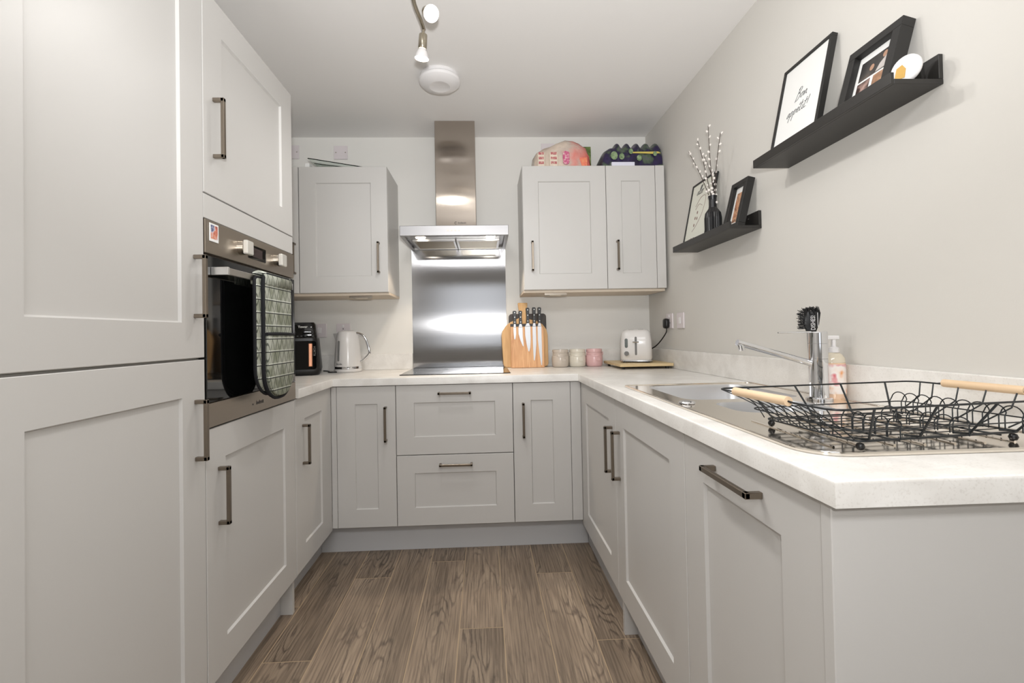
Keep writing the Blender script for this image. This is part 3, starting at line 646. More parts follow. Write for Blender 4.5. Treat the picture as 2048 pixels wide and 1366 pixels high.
# ------------------------------------------------------------------ boards and knives
t = root('chopping_board', (.733, -.03, WTZ), 'dark chopping board standing at the back against the wall', 'chopping board')
fk = F((.735, -.047, WTZ+.0008), (1, 0, 0), (0, .07, .9975), (0, -.9975, .07))
MB().poly(rrect(-.118, .122, 0, .338, .02), .010, fk, bev=.002).build('board', WALN, t)
fk = F((.716, -.066, WTZ+.0008), (1, 0, 0), (0, .085, .9964), (0, -.9964, .085))
pts = [(-.14, .02), (-.135, .004), (-.12, 0), (.12, 0), (.138, .006), (.145, .02), (.145, .20), (.138, .235), (.115, .268), (.08, .29), (.035, .30), (.018, .31), (.013, .33), (.022, .40), (.020, .408), (-.038, .408), (-.04, .40), (-.031, .33), (-.036, .31), (-.055, .30), (-.09, .285), (-.122, .262), (-.142, .23), (-.148, .2)]
tag(MB().poly(pts, .014, fk, bev=.003).build('chopping_board', BAM), 'pale wooden paddle chopping board with upright handle, behind the knives', 'chopping board')
t = root('knife_block', (.725, -.12, WTZ), 'upright beech magnetic knife holder standing on the worktop beside the hob', 'knife block')
fkb = F((.727, -.116, WTZ+.0008), (1, 0, 0), (0, .05, .99875), (0, -.99875, .05))
MB().box(-.105, .101, 0, .254, 0, .018, .0015, fkb).build('board', BEECH, t)
MB().box(-.105, .085, .2545, .272, .002, .016, .001, fkb).build('top_rail', WALN, t, label='dark top rail')
MB().box(-.075, -.06, -.0005, .08, -.05, -.0005, .001, fkb).build('foot', BEECH, t); MB().box(.06, .075, -.0005, .08, -.05, -.0005, .001, fkb).build('foot', BEECH, t)
kn = [  # x top, handle top z, handle bottom z, tip x, tip z, blade width, heel shape
    (-.078, .352, .272, -.080, .174, .016, 'smallest paring knife on the wooden holder, leftmost'),
    (-.042, .352, .272, -.028, .130, .026, 'second knife from the left on the wooden holder, a short utility knife'),
    (.003, .370, .276, .006, .098, .034, 'broad-bladed chef knife, middle one on the wooden holder'),
    (.043, .372, .276, .038, .042, .022, 'long narrow knife, second from the right on the wooden holder'),
    (.076, .372, .276, .083, .012, .024, 'longest knife on the wooden holder, rightmost')]
RIV = mat('rivet', (205, 205, 200), .3, 1)
for x, ht, hb, tx, tz, bw, lb in kn:
    t = root('kitchen_knife', fkb(x, hb, .02), lb, 'knife', 'knives on the wooden holder')
    b0 = hb-.022
    pts = [(x+bw*.45, b0), (x+bw*.47, b0-(b0-tz)*.5), (x+bw*.3+(tx-x)*.6, tz+(b0-tz)*.15), (tx+.002, tz), (tx-.003, tz+.004), (x-bw*.35+(tx-x)*.5, tz+(b0-tz)*.3), (x-bw*.52, b0-(b0-tz)*.35), (x-bw*.53, b0)]
    MB().poly(pts, .0205, fkb, a0=.0188).build('blade', KBLD, t)
    MB().poly([(x-bw*.5, b0+.001), (x+bw*.45, b0+.001), (x+.006, hb), (x-.006, hb)], .0235, fkb, a0=.0188, bev=.001).build('bolster', KBLD, t)
    hh = MB().poly([(x-.0105, hb), (x+.0105, hb), (x+.0085, (hb+ht)/2), (x+.0115, ht-.006), (x+.006, ht), (x-.009, ht), (x-.012, ht-.008), (x-.009, (hb+ht)/2)], .030, fkb, a0=.0165, bev=.002).build('handle', BLK, t)
    for q in (.12, .5, .86):
        zz = hb+(ht-hb)*q; MB().cyl(fkb(x, zz, .0301), fkb(x, zz, .0308), .0026, n=10).build('rivet', RIV, hh)

# ------------------------------------------------------------------ storage jars
def jar(x, m, lb):
    t = root('storage_jar', (x, -.115, WTZ), lb, 'jar', 'storage jars on the back worktop')
    MB().lathe([(0, 0), (.043, 0), (.050, .006), (.0525, .03), (.0525, .06), (.049, .074), (.046, .078), (.0455, .083), (.0485, .087), (.0495, .105), (.048, .108), (.044, .108), (.043, .09), (.046, .07), (.046, .01), (0, .008)], (x, -.115, WTZ+.0008), n=40).build('pot', m, t, smooth=45)
    MB().lathe([(.0478, .076), (.0495, .0785), (.0495, .082), (.0478, .0845)], (x, -.115, WTZ), n=40).build('rim_band', m, t, smooth=45)
    for s in (-1, 1): MB().tube([(x+s*.046, -.13, .996), (x+s*.0505, -.135, 1.002), (x+s*.0505, -.133, .99), (x+s*.0495, -.13, .978)], .0022, 6).build('wire_clip', m, t, smooth=60)
    mb = MB(); mb.tube(smooth_pts([(x-.047, -.137, .99), (x-.022, -.163, .978), (x+.006, -.1675, .974), (x+.03, -.157, .982), (x+.047, -.137, .99)], 4), .0014, 6); mb.build('string', m, t, smooth=60)
    fj = F((x+.012, -.1672, .955), (.98, .2, 0), (0, 0, 1), (.2, -.98, 0)); MB().poly(rrect(-.013, .013, -.008, .008, .004), .0022, fj, bev=.0006).build('name_tag', m, t)
jar(.930, CERG, 'taupe glazed storage jar, nearest the knives')
jar(1.036, CERW, 'cream glazed storage jar between the taupe and pink jars')
jar(1.142, CERP, 'pink glazed storage jar')

# ------------------------------------------------------------------ toaster and its board
t = root('wooden_board', (1.36, -.24, WTZ), 'pale wooden board lying under the toaster', 'chopping board')
MB().box(1.214, 1.517, -.425, -.07, .925, .941, .002).build('board', BOARD, t)
for x in (1.24, 1.49):
    for y in (-.395, -.1): MB().cyl((x, y, .9108), (x, y, .925), .009, n=12).build('foot', BLK, t)
t = root('toaster', (1.3425, -.335, .941), 'pale grey two-slice toaster on the wooden board', 'toaster')
tx0, tx1, ty0, ty1 = 1.253, 1.432, -.335, -.093
loft([(.955, tx0+.006, tx1-.006, ty0+.006, ty1, .03), (.967, tx0, tx1, ty0, ty1, .035), (1.06, tx0+.002, tx1-.002, ty0, ty1, .035), (1.115, tx0+.008, tx1-.008, ty0+.004, ty1-.004, .035), (1.13, tx0+.02, tx1-.02, ty0+.016, ty1-.016, .03), (1.1335, tx0+.03, tx1-.03, ty0+.026, ty1-.026, .02)], APPL, 'body', t)
loft([(.949, tx0-.001, tx1+.001, ty0-.001, ty1, .034), (.9545, tx0-.001, tx1+.001, ty0-.001, ty1, .034)], CHR, 'chrome_band', t)
for x in (tx0+.025, tx1-.025):
    for y in (ty0+.03, ty1-.03): MB().cyl((x, y, .9415), (x, y, .949), .012, n=16).build('foot', BLK, t)
ftx = F((1.3425, ty0, 1.04), (1, 0, 0), (0, 0, 1), (0, -1, 0))
SLOT = mat('slot_grey', (110, 108, 105), .5)
MB().poly(rrect(-.006, .006, -.055, .052, .0059), .0012, ftx, a0=-.002).build('lever_slot', SLOT, t)
MB().box(-.018, .018, .018, .025, .0013, .02, .002, ftx).build('lever', CHR, t)
MB().poly(rrect(-.062, -.045, -.012, .042, .008), .002, ftx, bev=.0006, a0=-.001).build('button_panel', mat('dark_glass_grey', (80, 86, 82), .2), t)
MB().cyl(ftx(-.052, -.045, 0), ftx(-.052, -.045, .014), .0145, .0135, 24).build('browning_knob', CHR, t, smooth=40)
MB().cyl(ftx(-.052, -.045, .014), ftx(-.052, -.045, .0146), .0095, n=20).build('knob_face', SLOT, t)
for x in (1.315, 1.37): MB().box(x-.014, x+.014, ty0+.04, ty1-.04, 1.1338, 1.1345).build('bread_slot', BLKM, t)

t.rotation_euler.z = math.radians(-20); t.location.x = 1.334
# ------------------------------------------------------------------ things on the wall cabinets
CT = 2.0885
WRAP = bpy.data.materials.new('crinkled_wrap'); WRAP.use_nodes = True
def _wrap():
    nt = WRAP.node_tree; b = nt.nodes['Principled BSDF']; L = nt.links.new
    tc = nt.nodes.new('ShaderNodeTexCoord'); sp = nt.nodes.new('ShaderNodeSeparateXYZ'); L(tc.outputs['Object'], sp.inputs[0])
    n = nt.nodes.new('ShaderNodeTexNoise'); n.inputs['Scale'].default_value = 14; n.inputs['Detail'].default_value = 3; L(tc.outputs['Object'], n.inputs['Vector'])
    mr = nt.nodes.new('ShaderNodeMapRange'); mr.inputs[1].default_value = .77; mr.inputs[2].default_value = 1.15; L(sp.outputs['X'], mr.inputs[0])
    a = nt.nodes.new('ShaderNodeMath'); a.operation = 'ADD'; L(mr.outputs[0], a.inputs[0])
    s = nt.nodes.new('ShaderNodeMath'); s.operation = 'MULTIPLY_ADD'; s.inputs[1].default_value = .9; s.inputs[2].default_value = -.45; L(n.outputs['Fac'], s.inputs[0]); L(s.outputs[0], a.inputs[1])
    cr = nt.nodes.new('ShaderNodeValToRGB'); e = cr.color_ramp.elements
    for p in (.35, .55, .75): e.new(p)
    for q, (p, c) in zip(e, ((0, (205, 188, 172)), (.35, (222, 206, 190)), (.55, (205, 190, 178)), (.75, (226, 160, 150)), (1, (230, 120, 108)))): q.position = p; q.color = lin(c)
    L(a.outputs[0], cr.inputs[0]); L(cr.outputs[0], b.inputs['Base Color']); b.inputs['Roughness'].default_value = .25
    n2 = nt.nodes.new('ShaderNodeTexNoise'); n2.inputs['Scale'].default_value = 30; n2.inputs['Detail'].default_value = 6; L(tc.outputs['Object'], n2.inputs['Vector'])
    bp = nt.nodes.new('ShaderNodeBump'); bp.inputs['Strength'].default_value = .8; bp.inputs['Distance'].default_value = .006; L(n2.outputs['Fac'], bp.inputs['Height']); L(bp.outputs[0], b.inputs['Normal'])
_wrap()
t = root('snack_bag', (.94, -.17, CT), 'crinkled clear bag of pink snack packets on the right wall cabinets', 'bag')
mb = MB(); bm = mb.bm; rnd = random.Random(5); rows = []
prof = [(.775, .09), (.80, .135), (.84, .155), (.88, .165), (.92, .192), (.97, .207), (1.02, .203), (1.06, .19), (1.095, .165), (1.115, .12), (1.125, .07)]
for x, h in prof:
    row = []
    for k in range(13):
        a = math.pi*k/12; yy = -.17-.085*math.cos(a)*(1 if h > .1 else .8)*(1-.55*max(0, (x-1.02)/.1)); zz = CT+h*math.sin(a)**.55
        row.append(bm.verts.new((x+rnd.uniform(-.004, .004), yy+rnd.uniform(-.006, .006)*(0 < k < 12), zz+(rnd.uniform(-.007, .007) if 0 < k < 12 else 0))))
    rows.append(row)
for A, B in zip(rows, rows[1:]):
    for k in range(12): bm.faces.new((A[k], A[k+1], B[k+1], B[k]))
    bm.faces.new((A[12], A[0], B[0], B[12]))
bm.faces.new(rows[0]); bm.faces.new(rows[-1][::-1]); mb.build('wrapper', WRAP, t, smooth=50)
PKW = mat('cream_packet', (226, 212, 194), .4, vary=.08, vscale=40); PKR = blotch('red_print', [(214, 190, 175), (190, 110, 110), (170, 80, 96)], 90)
for x, w_, h in ((.815, .042, .082), (.89, .05, .086)):
    p = MB().box(x-w_/2, x+w_/2, -.268, -.258, CT+.0005, CT+h+.02, .003).build('packet', PKW, t, label='cream snack packet with red print')
    mb = MB()
    for k in range(3): mb.box(x-w_*.36, x+w_*.36, -.2688, -.2682, CT+.035+k*.028, CT+.05+k*.028)
    mb.build('print', PKR, p)
MB().poly(rrect(.945, .985, CT+.035, CT+.115, .018), .008, F((0, -.257, 0), (1, 0, 0), (0, 0, 1), (0, -1, 0)), bev=.003).build('packet', blotch('magenta_packet', [(225, 205, 200), (214, 120, 150), (190, 70, 120)], 90), t, label='pink and white packet')
MB().box(1.035, 1.10, -.232, -.222, CT+.0005, CT+.09, .003).build('packet', blotch('orange_packet', [(232, 150, 130), (236, 120, 96), (240, 170, 120)], 40), t, label='orange snack packet')
tag(MB().box(1.09, 1.166, -.05, -.012, CT, CT+.228, .002).build('snack_box', blotch('green_box', [(60, 84, 40), (110, 130, 70), (140, 150, 100)], 30)), 'green box standing behind the bag of snacks', 'box')
# purple multipack of bottles
t = root('drink_multipack', (1.35, -.17, CT), 'purple and green shrink-wrapped multipack of small bottles in the right corner', 'multipack')
PUR = blotch('purple_wrap', [(30, 24, 50), (48, 36, 78), (40, 34, 62), (86, 104, 78), (96, 62, 122)], 15)
mb = MB(); bm = mb.bm; rows = []
prof = [(1.166, .02), (1.185, .09), (1.205, .13), (1.235, .15)]+[(1.25+.28*i/70, .152+.030*math.exp(-(((1.25+.28*i/70-1.28+.029) % .0585-.029)/.012)**2)) for i in range(71)]+[(1.534, .12), (1.537, .05)]
for x, h in prof:
    rows.append([bm.verts.new((x, -.17-.12*math.cos(math.pi*k/12), CT+h*(math.sin(math.pi*k/12))**.4)) for k in range(13)])
for A, B in zip(rows, rows[1:]):
    for k in range(12): bm.faces.new((A[k], A[k+1], B[k+1], B[k]))
    bm.faces.new((A[12], A[0], B[0], B[12]))
bm.faces.new(rows[0]); bm.faces.new(rows[-1][::-1]); mb.build('wrapper', PUR, t, smooth=50)
fm = F((1.42, -.2885, CT+.085), (1, 0, .0), (0, .1, 1), (0, -1, .1))
MB().poly([(-.07, .012), (.09, .014), (.105, .004), (.06, .0), (-.03, .004), (-.075, .004)], .003, fm).build('yellow_band', mat('yellow_print', (206, 188, 96), .4), t)
GRP = blotch('green_print', [(70, 92, 62), (120, 144, 104), (150, 168, 130)], 60)
for x, z, r in ((1.245, .075, .026), (1.29, .07, .02), (1.345, .10, .017), (1.395, .06, .019), (1.49, .085, .015)):
    MB().poly([(r*math.cos(a*math.pi/5)*.8, r*math.sin(a*math.pi/5)) for a in range(10)], .002, F((x, -.2915, CT+z), (1, 0, 0), (0, .05, 1), (0, -1, 0))).build('fruit_print', GRP, t)
tag(MB().box(1.222, 1.358, -.318, -.300, CT, CT+.082-.055, .001).build('white_carton', mat('carton_white', (222, 222, 236), .5)), 'small white carton edge in front of the purple multipack', 'carton')
# glass sheet
fg = F((-.40, -.17, CT), (1, 0, 0), (0, 1, 0), (0, 0, 1))
def glass_sheet(pa, pb, depth, th, lb):
    mb = MB(); fr = F(pa, (Vector(pb)-Vector(pa)).normalized(), (0, 1, 0), (Vector(pb)-Vector(pa)).normalized().cross(Vector((0, 1, 0))))
    mb.box(0, (Vector(pb)-Vector(pa)).length, 0, depth, 0, th, .0005, fr)
    return tag(mb.build('glass_shelf', GLASS), lb, 'glass shelf', 'loose glass shelves on the left wall cabinet')
glass_sheet((-.535, -.30, 2.148), (-.20, -.30, 2.092), .24, .005, 'upper loose glass shelf tilted on top of the left wall cabinet')
glass_sheet((-.505, -.28, 2.126), (-.235, -.28, 2.0905), .22, .004, 'lower loose glass shelf tilted on top of the left wall cabinet')
tag(MB().box(-.55, -.525, -.30, -.08, 2.0885, 2.122, .001).build('packing_strip', PAPER), 'white packing strip under the raised end of the glass shelves', 'strip')

# ------------------------------------------------------------------ heat detector and track light
t = root('heat_detector', (.262, -.70, H), 'round white heat detector on the ceiling', 'detector')
MB().lathe([(0, 0), (.092, 0), (.095, -.004), (.095, -.016), (.09, -.02), (0, -.02)], (.262, -.70, H), n=48).build('base', WHITE, t, smooth=40)
MB().lathe([(.099, -.0205), (.101, -.026), (.099, -.036), (.085, -.048), (.05, -.055), (.048, -.054), (0, -.056)], (.262, -.70, H), n=48).build('cover', WHITE, t, smooth=30)
t = root('ceiling_spotlight_bar', (.245, -1.5, H), 'curved metal ceiling spotlight bar with lit spot heads', 'ceiling light')
bar = smooth_pts([(.243, -1.15, 2.327), (.238, -1.2, 2.33), (.225, -1.29, 2.337), (.235, -1.40, 2.337), (.265, -1.52, 2.337), (.25, -1.66, 2.335), (.225, -1.8, 2.33)], 6)
SN = brushed('satin_nickel', (176, 168, 152), .25, (40, 40, 40))
MB().tube(bar, .0075, 10).build('bar', SN, t, smooth=60)
MB().lathe([(0, 0), (.05, 0), (.05, -.02), (.012, -.03), (.01, -.06), (0, -.06)], (.25, -1.48, H-.0005), n=32).build('canopy', SN, t, smooth=40)
def spot(j, d, lit_r=.0265):
    j = Vector(j); d = Vector(d).normalized(); u = d.orthogonal().normalized(); v = d.cross(u)
    fr = F(j, u, v, d)
    h = MB().lathe([(0, .018), (.0155, .018), (.0165, .022), (.0165, .068), (.014, .071), (0, .071)], fr=fr, n=24).build('spot_head', SN, t, smooth=40)
    MB().tube([j+Vector((0, 0, .0)), j+d*.02], .005, 8).build('joint', SN, h, smooth=60)
    MB().lathe([(.0135, .0715), (.019, .082), (.027, .105), (.028, .108), (.027, .108)], fr=fr, n=24).build('reflector', WHITE, h, smooth=40)
    MB().lathe([(0, .1045), (.0255, .1045), (.0262, .107), (0, .1075)], fr=fr, n=24).build('lamp', LAMP, h, smooth=40, label='glowing lamp face')
    return j+d*.125
HEADS = [((.243, -1.16, 2.32), (-.10, .12, -1)), ((.262, -1.26, 2.325), (.28, -.72, -.62)), ((.24, -1.55, 2.33), (.75, -.1, -.8)), ((.23, -1.78, 2.325), (.3, -.4, -1))]
for i, (j, d) in enumerate(HEADS):
    p = spot(j, d)
    l = bpy.data.lights.new('spot_lamp', 'SPOT'); l.energy = 13; l.spot_size = math.radians(150); l.spot_blend = 1; l.shadow_soft_size = .03; l.color = (1, .98, .95)
    o = bpy.data.objects.new('spot_lamp', l); COL.objects.link(o); o.location = p; o.rotation_euler = Vector(d).to_track_quat('-Z', 'Y').to_euler()

# ------------------------------------------------------------------ sink
t = root('sink', (1.24, -1.7, WTZ), 'stainless steel one and a half bowl sink with drainer set in the right worktop', 'sink')
SX0, SX1, SY0, SY1 = .992, 1.492, -2.215, -1.195
def hollow(outer, holes, z, m, name, th=.004):
    cu = bpy.data.curves.new('c', 'CURVE'); cu.dimensions = '2D'; cu.fill_mode = 'BOTH'; cu.extrude = th/2
    for ring in [outer]+holes:
        sp = cu.splines.new('POLY'); sp.points.add(len(ring)-1); sp.use_cyclic_u = True
        for p, q in zip(sp.points, ring): p.co = (q[0], q[1], 0, 1)
    o = bpy.data.objects.new('c', cu); COL.objects.link(o); o.location = (0, 0, z); bpy.context.view_layer.update()
    me = bpy.data.meshes.new_from_object(o.evaluated_get(bpy.context.evaluated_depsgraph_get()))
    mb = MB(); mb.bm.from_mesh(me); bmesh.ops.translate(mb.bm, verts=mb.bm.verts, vec=(0, 0, z)); bpy.data.objects.remove(o); bpy.data.curves.remove(cu)
    return mb
b1 = rrect(1.06, 1.42, -1.60, -1.245, .05, 8); b2 = rrect(1.10, 1.36, -1.83, -1.655, .05, 8)
plate_ = hollow(rrect(SX0, SX1, SY0, SY1, [.02, .02, .02, .07], 8), [b1, b2], WTZ+.0027, SINK, 'p', .0035)
top = plate_.build('sink_top', SINK, t)
mb = MB(); rim = [Vector((a, b, WTZ+.0045)) for a, b in rrect(SX0+.003, SX1-.003, SY0+.003, SY1-.003, [.02, .02, .02, .067], 8)]
mb.tube(rim, .0028, 6, closed=True); mb.build('rim', SINK, t, smooth=60)
def bowl(ring, depth, name, m):
    mb = MB(); bm = mb.bm; cx = sum(p[0] for p in ring)/len(ring); cy = sum(p[1] for p in ring)/len(ring); rows = []
    for s, z in ((1, .0044), (.985, -.004), (.965, -depth+.03), (.9, -depth+.004), (.6, -depth), (.08, -depth-.003)):
        rows.append([bm.verts.new((cx+(a-cx)*s, cy+(b-cy)*s, WTZ+z)) for a, b in ring])
    for A, B in zip(rows, rows[1:]):
        for i in range(len(A)): bm.faces.new((A[i], A[(i+1) % len(A)], B[(i+1) % len(A)], B[i]))
    bm.faces.new(rows[-1]); return mb.build(name, m, t, smooth=50)
BOWLM = mat('bowl_steel', (215, 216, 218), .32, .7)
bo = bowl(b1, .15, 'main_bowl', BOWLM); bowl(b2, .11, 'half_bowl', BOWLM)
MB().cyl((1.24, -1.42, WTZ-.1525), (1.24, -1.42, WTZ-.149), .035, n=24).build('drain_strainer', CHR, bo)
for k in range(7): MB().tube([(1.06+k*.055, -1.93, WTZ+.005), (1.06+k*.055, -2.17, WTZ+.005)], .0025, 6).build('drainer_rib', SINK, t)
t2 = MB().lathe([(0, 0), (.021, 0), (.023, .002), (.021, .006), (.016, .0085), (0, .009)], (1.03, -1.665, WTZ+.0048), n=28).build('overflow_knob', CHR, t, smooth=40)

# ------------------------------------------------------------------ tap
TX, TY = 1.425, -1.655
t = root('kitchen_tap', (TX, TY, WTZ), 'tall chrome monobloc kitchen tap behind the sink', 'tap')
z0 = WTZ+.0048
MB().lathe([(0, 0), (.034, 0), (.034, .005), (.029, .008), (0, .008)], (TX, TY, z0), n=32).build('base_ring', CHR, t, smooth=30)
MB().lathe([(0, .008), (.0245, .008), (.0245, .118), (.0235, .119), (0, .119)], (TX, TY, z0), n=40).build('lower_body', CHR, t, smooth=30)
MB().lathe([(0, .1195), (.0245, .1195), (.0245, .162), (.0235, .163), (0, .163)], (TX, TY, z0), n=40).build('middle_body', CHR, t, smooth=30)
MB().lathe([(0, .1635), (.0245, .1635), (.0245, .194), (.0225, .197), (0, .198)], (TX, TY, z0), n=40).build('top_cap', CHR, t, smooth=30)
MB().tube([(TX-.02, TY, 1.111), (TX-.115, TY+.004, 1.1105)], [.0028, .0022], 8).build('lever', CHR, t, smooth=60)
sp = MB().tube([(TX-.02, TY+.002, 1.020), (TX-.235, TY+.008, 1.0845)], .0092, 14).build('spout', CHR, t, smooth=60)
MB().cyl((TX-.226, TY+.008, 1.078), (TX-.221, TY+.008, 1.062), .0095, .009, 16).build('aerator', CHR, sp, smooth=40)

# ------------------------------------------------------------------ washing-up brush and soap
t = root('washing_up_brush', (1.432, -1.612, 1.0), 'black washing-up brush with white lettering, sticking up behind the tap', 'brush')
bx, by = 1.437, -1.605
BR = mat('brush_black', (22, 22, 23), .6)
MB().tube(smooth_pts([(bx+.004, by, .9165), (bx+.003, by, 1.0), (bx, by, 1.09), (bx, by, 1.112)], 4), [.006]*12+[.009], 10).build('brush_handle', BLK, t, smooth=60)
fbk = F((bx-.002, by-.006, 1.108), (.94, -.34, 0), (0, 0, 1), (-.34, -.94, 0))
MB().poly([(-.010, .0), (.012, .0), (.021, .025), (.026, .060), (.020, .064), (-.008, .066), (-.018, .045), (-.019, .025)], .012, fbk, bev=.003).build('brush_head', BLK, t, smooth=50)
mb = MB(); rnd = random.Random(2)
for k in range(220):
    a = rnd.uniform(0, 1); 
    px, pz = (-.019+rnd.uniform(0, .010), .012+a*.050) if k < 110 else (-.016+a*.040, .050+rnd.uniform(0, .01))
    dx, dz = (-.012-rnd.uniform(0, .006), rnd.uniform(-.002, .010)) if k < 110 else (-.004+rnd.uniform(-.006, .004), .016+rnd.uniform(0, .006))
    c0 = fbk(px, pz, rnd.uniform(-.006, .014)); c1 = c0+fbk.u*dx+fbk.v*dz
    mb.tube([c0, c1], .0008, 4)
mb.build('bristles', BR, t)
fl = F(fbk(.010, .008, .0125), (fbk.v), fbk.u*-1, fbk.n)
text('DISHES!', .0165, fl, align='LEFT', ext=.0002, sx=.78).build('lettering', WHITE, t, label='white lettering reading DISHES!')
MB().box(.010, .052, -.0075, -.0062, 0, .0005, 0, fl).build('underline', WHITE, t)
SXP, SYP = 1.490, -1.632
t = root('hand_soap_bottle', (SXP, SYP, WTZ), 'clear pump bottle of pink-orange hand soap behind the tap', 'soap bottle')
LIQ = mat('peach_soap', (242, 208, 178), .15)
z1_ = WTZ+.001
fs = F((SXP, SYP, z1_), (1, 0, 0), (0, 1, 0), (0, 0, 1))
MB().lathe([(0, 0), (.027, 0), (.030, .004), (.030, .108), (.0, .108)], fr=fs, n=28, sx=1.0, sy=.8).build('bottle_body', LIQ, t, smooth=40)
MB().lathe([(.030, .1085), (.0285, .122), (.022, .132), (.013, .138), (0, .138)], fr=fs, n=28, sx=1, sy=.8).build('bottle_shoulder', mat('clear_shoulder', (222, 212, 192), .1), t, smooth=40)
MB().lathe([(0, .1382), (.013, .1382), (.0135, .152), (.006, .155), (.006, .176), (0, .176)], fr=fs, n=20).build('pump_collar', WHITE, t, smooth=40)
MB().poly([(-.030, -.005), (.012, -.007), (.012, .007), (-.030, .005)], .188, fs, a0=.1765, bev=.002).build('pump_head', WHITE, t)
mb = MB(); bm = mb.bm; rows = []
for k in range(9):
    a = math.radians(200+k*15); rows.append([bm.verts.new(fs(.0306*math.cos(a), .8*.0306*math.sin(a), z)) for z in (.018, .104)])
for A, B in zip(rows, rows[1:]): bm.faces.new((A[0], B[0], B[1], A[1]))
mb.build('label_sticker', blotch('soap_label', [(236, 150, 60), (245, 232, 222), (246, 240, 236), (214, 70, 90)], 26), t, smooth=50)

# ------------------------------------------------------------------ dish rack
t = root('dish_rack', (1.22, -2.08, WTZ), 'black wire dish rack with two wooden handles on the sink drainer', 'dish rack')
ang = math.radians(6); fd = F((1.228, -2.08, 0), (math.cos(ang), math.sin(ang), 0), (-math.sin(ang), math.cos(ang), 0), (0, 0, 1))
ZR, ZF = .9935, .932
hw, hd_ = .247, .148; bw_, bd_ = .165, .108
rimp = [fd(a, b, ZR) for a, b in rrect(-hw, hw, -hd_, hd_, .022, 5)]
MB().tube(rimp, .0018, 8, closed=True).build('rim', WIRE, t, smooth=60)
base = [fd(a, b, ZF) for a, b in rrect(-bw_, bw_, -bd_, bd_, .015, 4)]
MB().tube(base, .0016, 8, closed=True).build('base_frame', WIRE, t, smooth=60)
MB().tube([fd(a, b, .953) for a, b in rrect(-hw+.058, hw-.055, -hd_+.026, hd_-.026, .02, 4)], .0013, 6, closed=True).build('middle_ring', WIRE, t, smooth=60)
def lerp(a, b, t_): return a+(b-a)*t_
# uprights (thick) at long sides
for s in (-1, 1):
    for q in (-.9, -.3, .3, .9):
        MB().tube([fd(q*bw_*1.18, s*hd_, ZR), fd(q*bw_, s*(bd_+.004), ZF+.004), fd(q*bw_, s*bd_*.8, ZF)], .0019, 8).build('upright', WIRE, t, smooth=60)
# base wires along the rack, each rising into a plate arch near the far end
for k in range(9):
    b = -.098+k*.0245
    MB().tube([fd(-bw_, b, ZF-.001), fd(bw_, b, ZF-.001)], .0011, 6).build('base_wire', WIRE, t, smooth=60)
for a in (-.085, .03, .12): MB().tube([fd(a, -bd_, ZF-.003), fd(a, bd_, ZF-.003)], .0016, 8).build('base_rail', WIRE, t, smooth=60)
def arch(a, b, w2, hgt, lean, r=.0011):
    pts = [fd(a, b-w2, ZF), fd(a, b-w2, ZF+hgt*.55)]+[fd(a+lean, b-w2*math.cos(q), ZF+hgt*.6+hgt*.4*math.sin(q)) for q in [math.pi*(.08+.84*z_/9) for z_ in range(10)]]+[fd(a, b+w2, ZF+hgt*.55), fd(a, b+w2, ZF)]
    MB().tube(pts, r, 6).build('plate_arch', WIRE, t, smooth=60)
for k in range(9): arch(bw_-.012, -.10+k*.025, .017, .045, .004)
for k in range(6): arch(.045, -.10+k*.025, .015, .030, .003)
for k in range(5): arch(-.088, -.10+k*.022, .012, .034, .003)
# crossed lattice wires on both short ends
for s in (-1,):
    mb = MB()
    for k in range(10):
        b0 = -hd_*.9+hd_*1.8*k/9; bb = -bd_+2*bd_*k/9
        for d_ in (-1, 1):
            b2_ = bb+d_*.045
            if abs(b2_) > bd_: continue
            mb.tube(smooth_pts([fd(s*hw, b0, ZR), fd(s*lerp(hw, bw_, .55), lerp(b0, b2_, .5), lerp(ZR, ZF, .42)), fd(s*(bw_+.004), b2_, ZF+.003)], 3), .0011, 5)
    mb.build('end_lattice', WIRE, t, smooth=60)
for b in (-.10, -.05, 0, .05, .10, .128):
    MB().tube([fd(hw, b, ZR), fd(hw-.012, b*.95, .962), fd(bw_+.006, b*.85, ZF+.003)], .0015, 6).build('end_wire', WIRE, t, smooth=60)
for s in (-1, 1):
    b0, b1_ = -.060, .082
    MB().tube([fd(s*hw, b0-.010, ZR), fd(s*(hw+.004), b0, ZR+.002), fd(s*(hw+.004), b1_, ZR+.002), fd(s*hw, b1_+.01, ZR)], .0018, 8).build('handle_wire', WIRE, t, smooth=60)
    MB().cyl(fd(s*(hw+.004), b0, ZR+.002), fd(s*(hw+.004), b1_, ZR+.002), .0085, n=18).build('wooden_handle', DOWEL, t, smooth=40, label='pale wooden dowel handle')
for a in (-1, 1):
    for b in (-1, 1):
        mb = MB(); mb.lathe([(0, -.007), (.005, -.005), (.007, 0), (.005, .005), (0, .007)], fd(a*(bw_-.01), b*(bd_-.006), .9225), n=14); mb.build('foot', BLK, t, smooth=60)

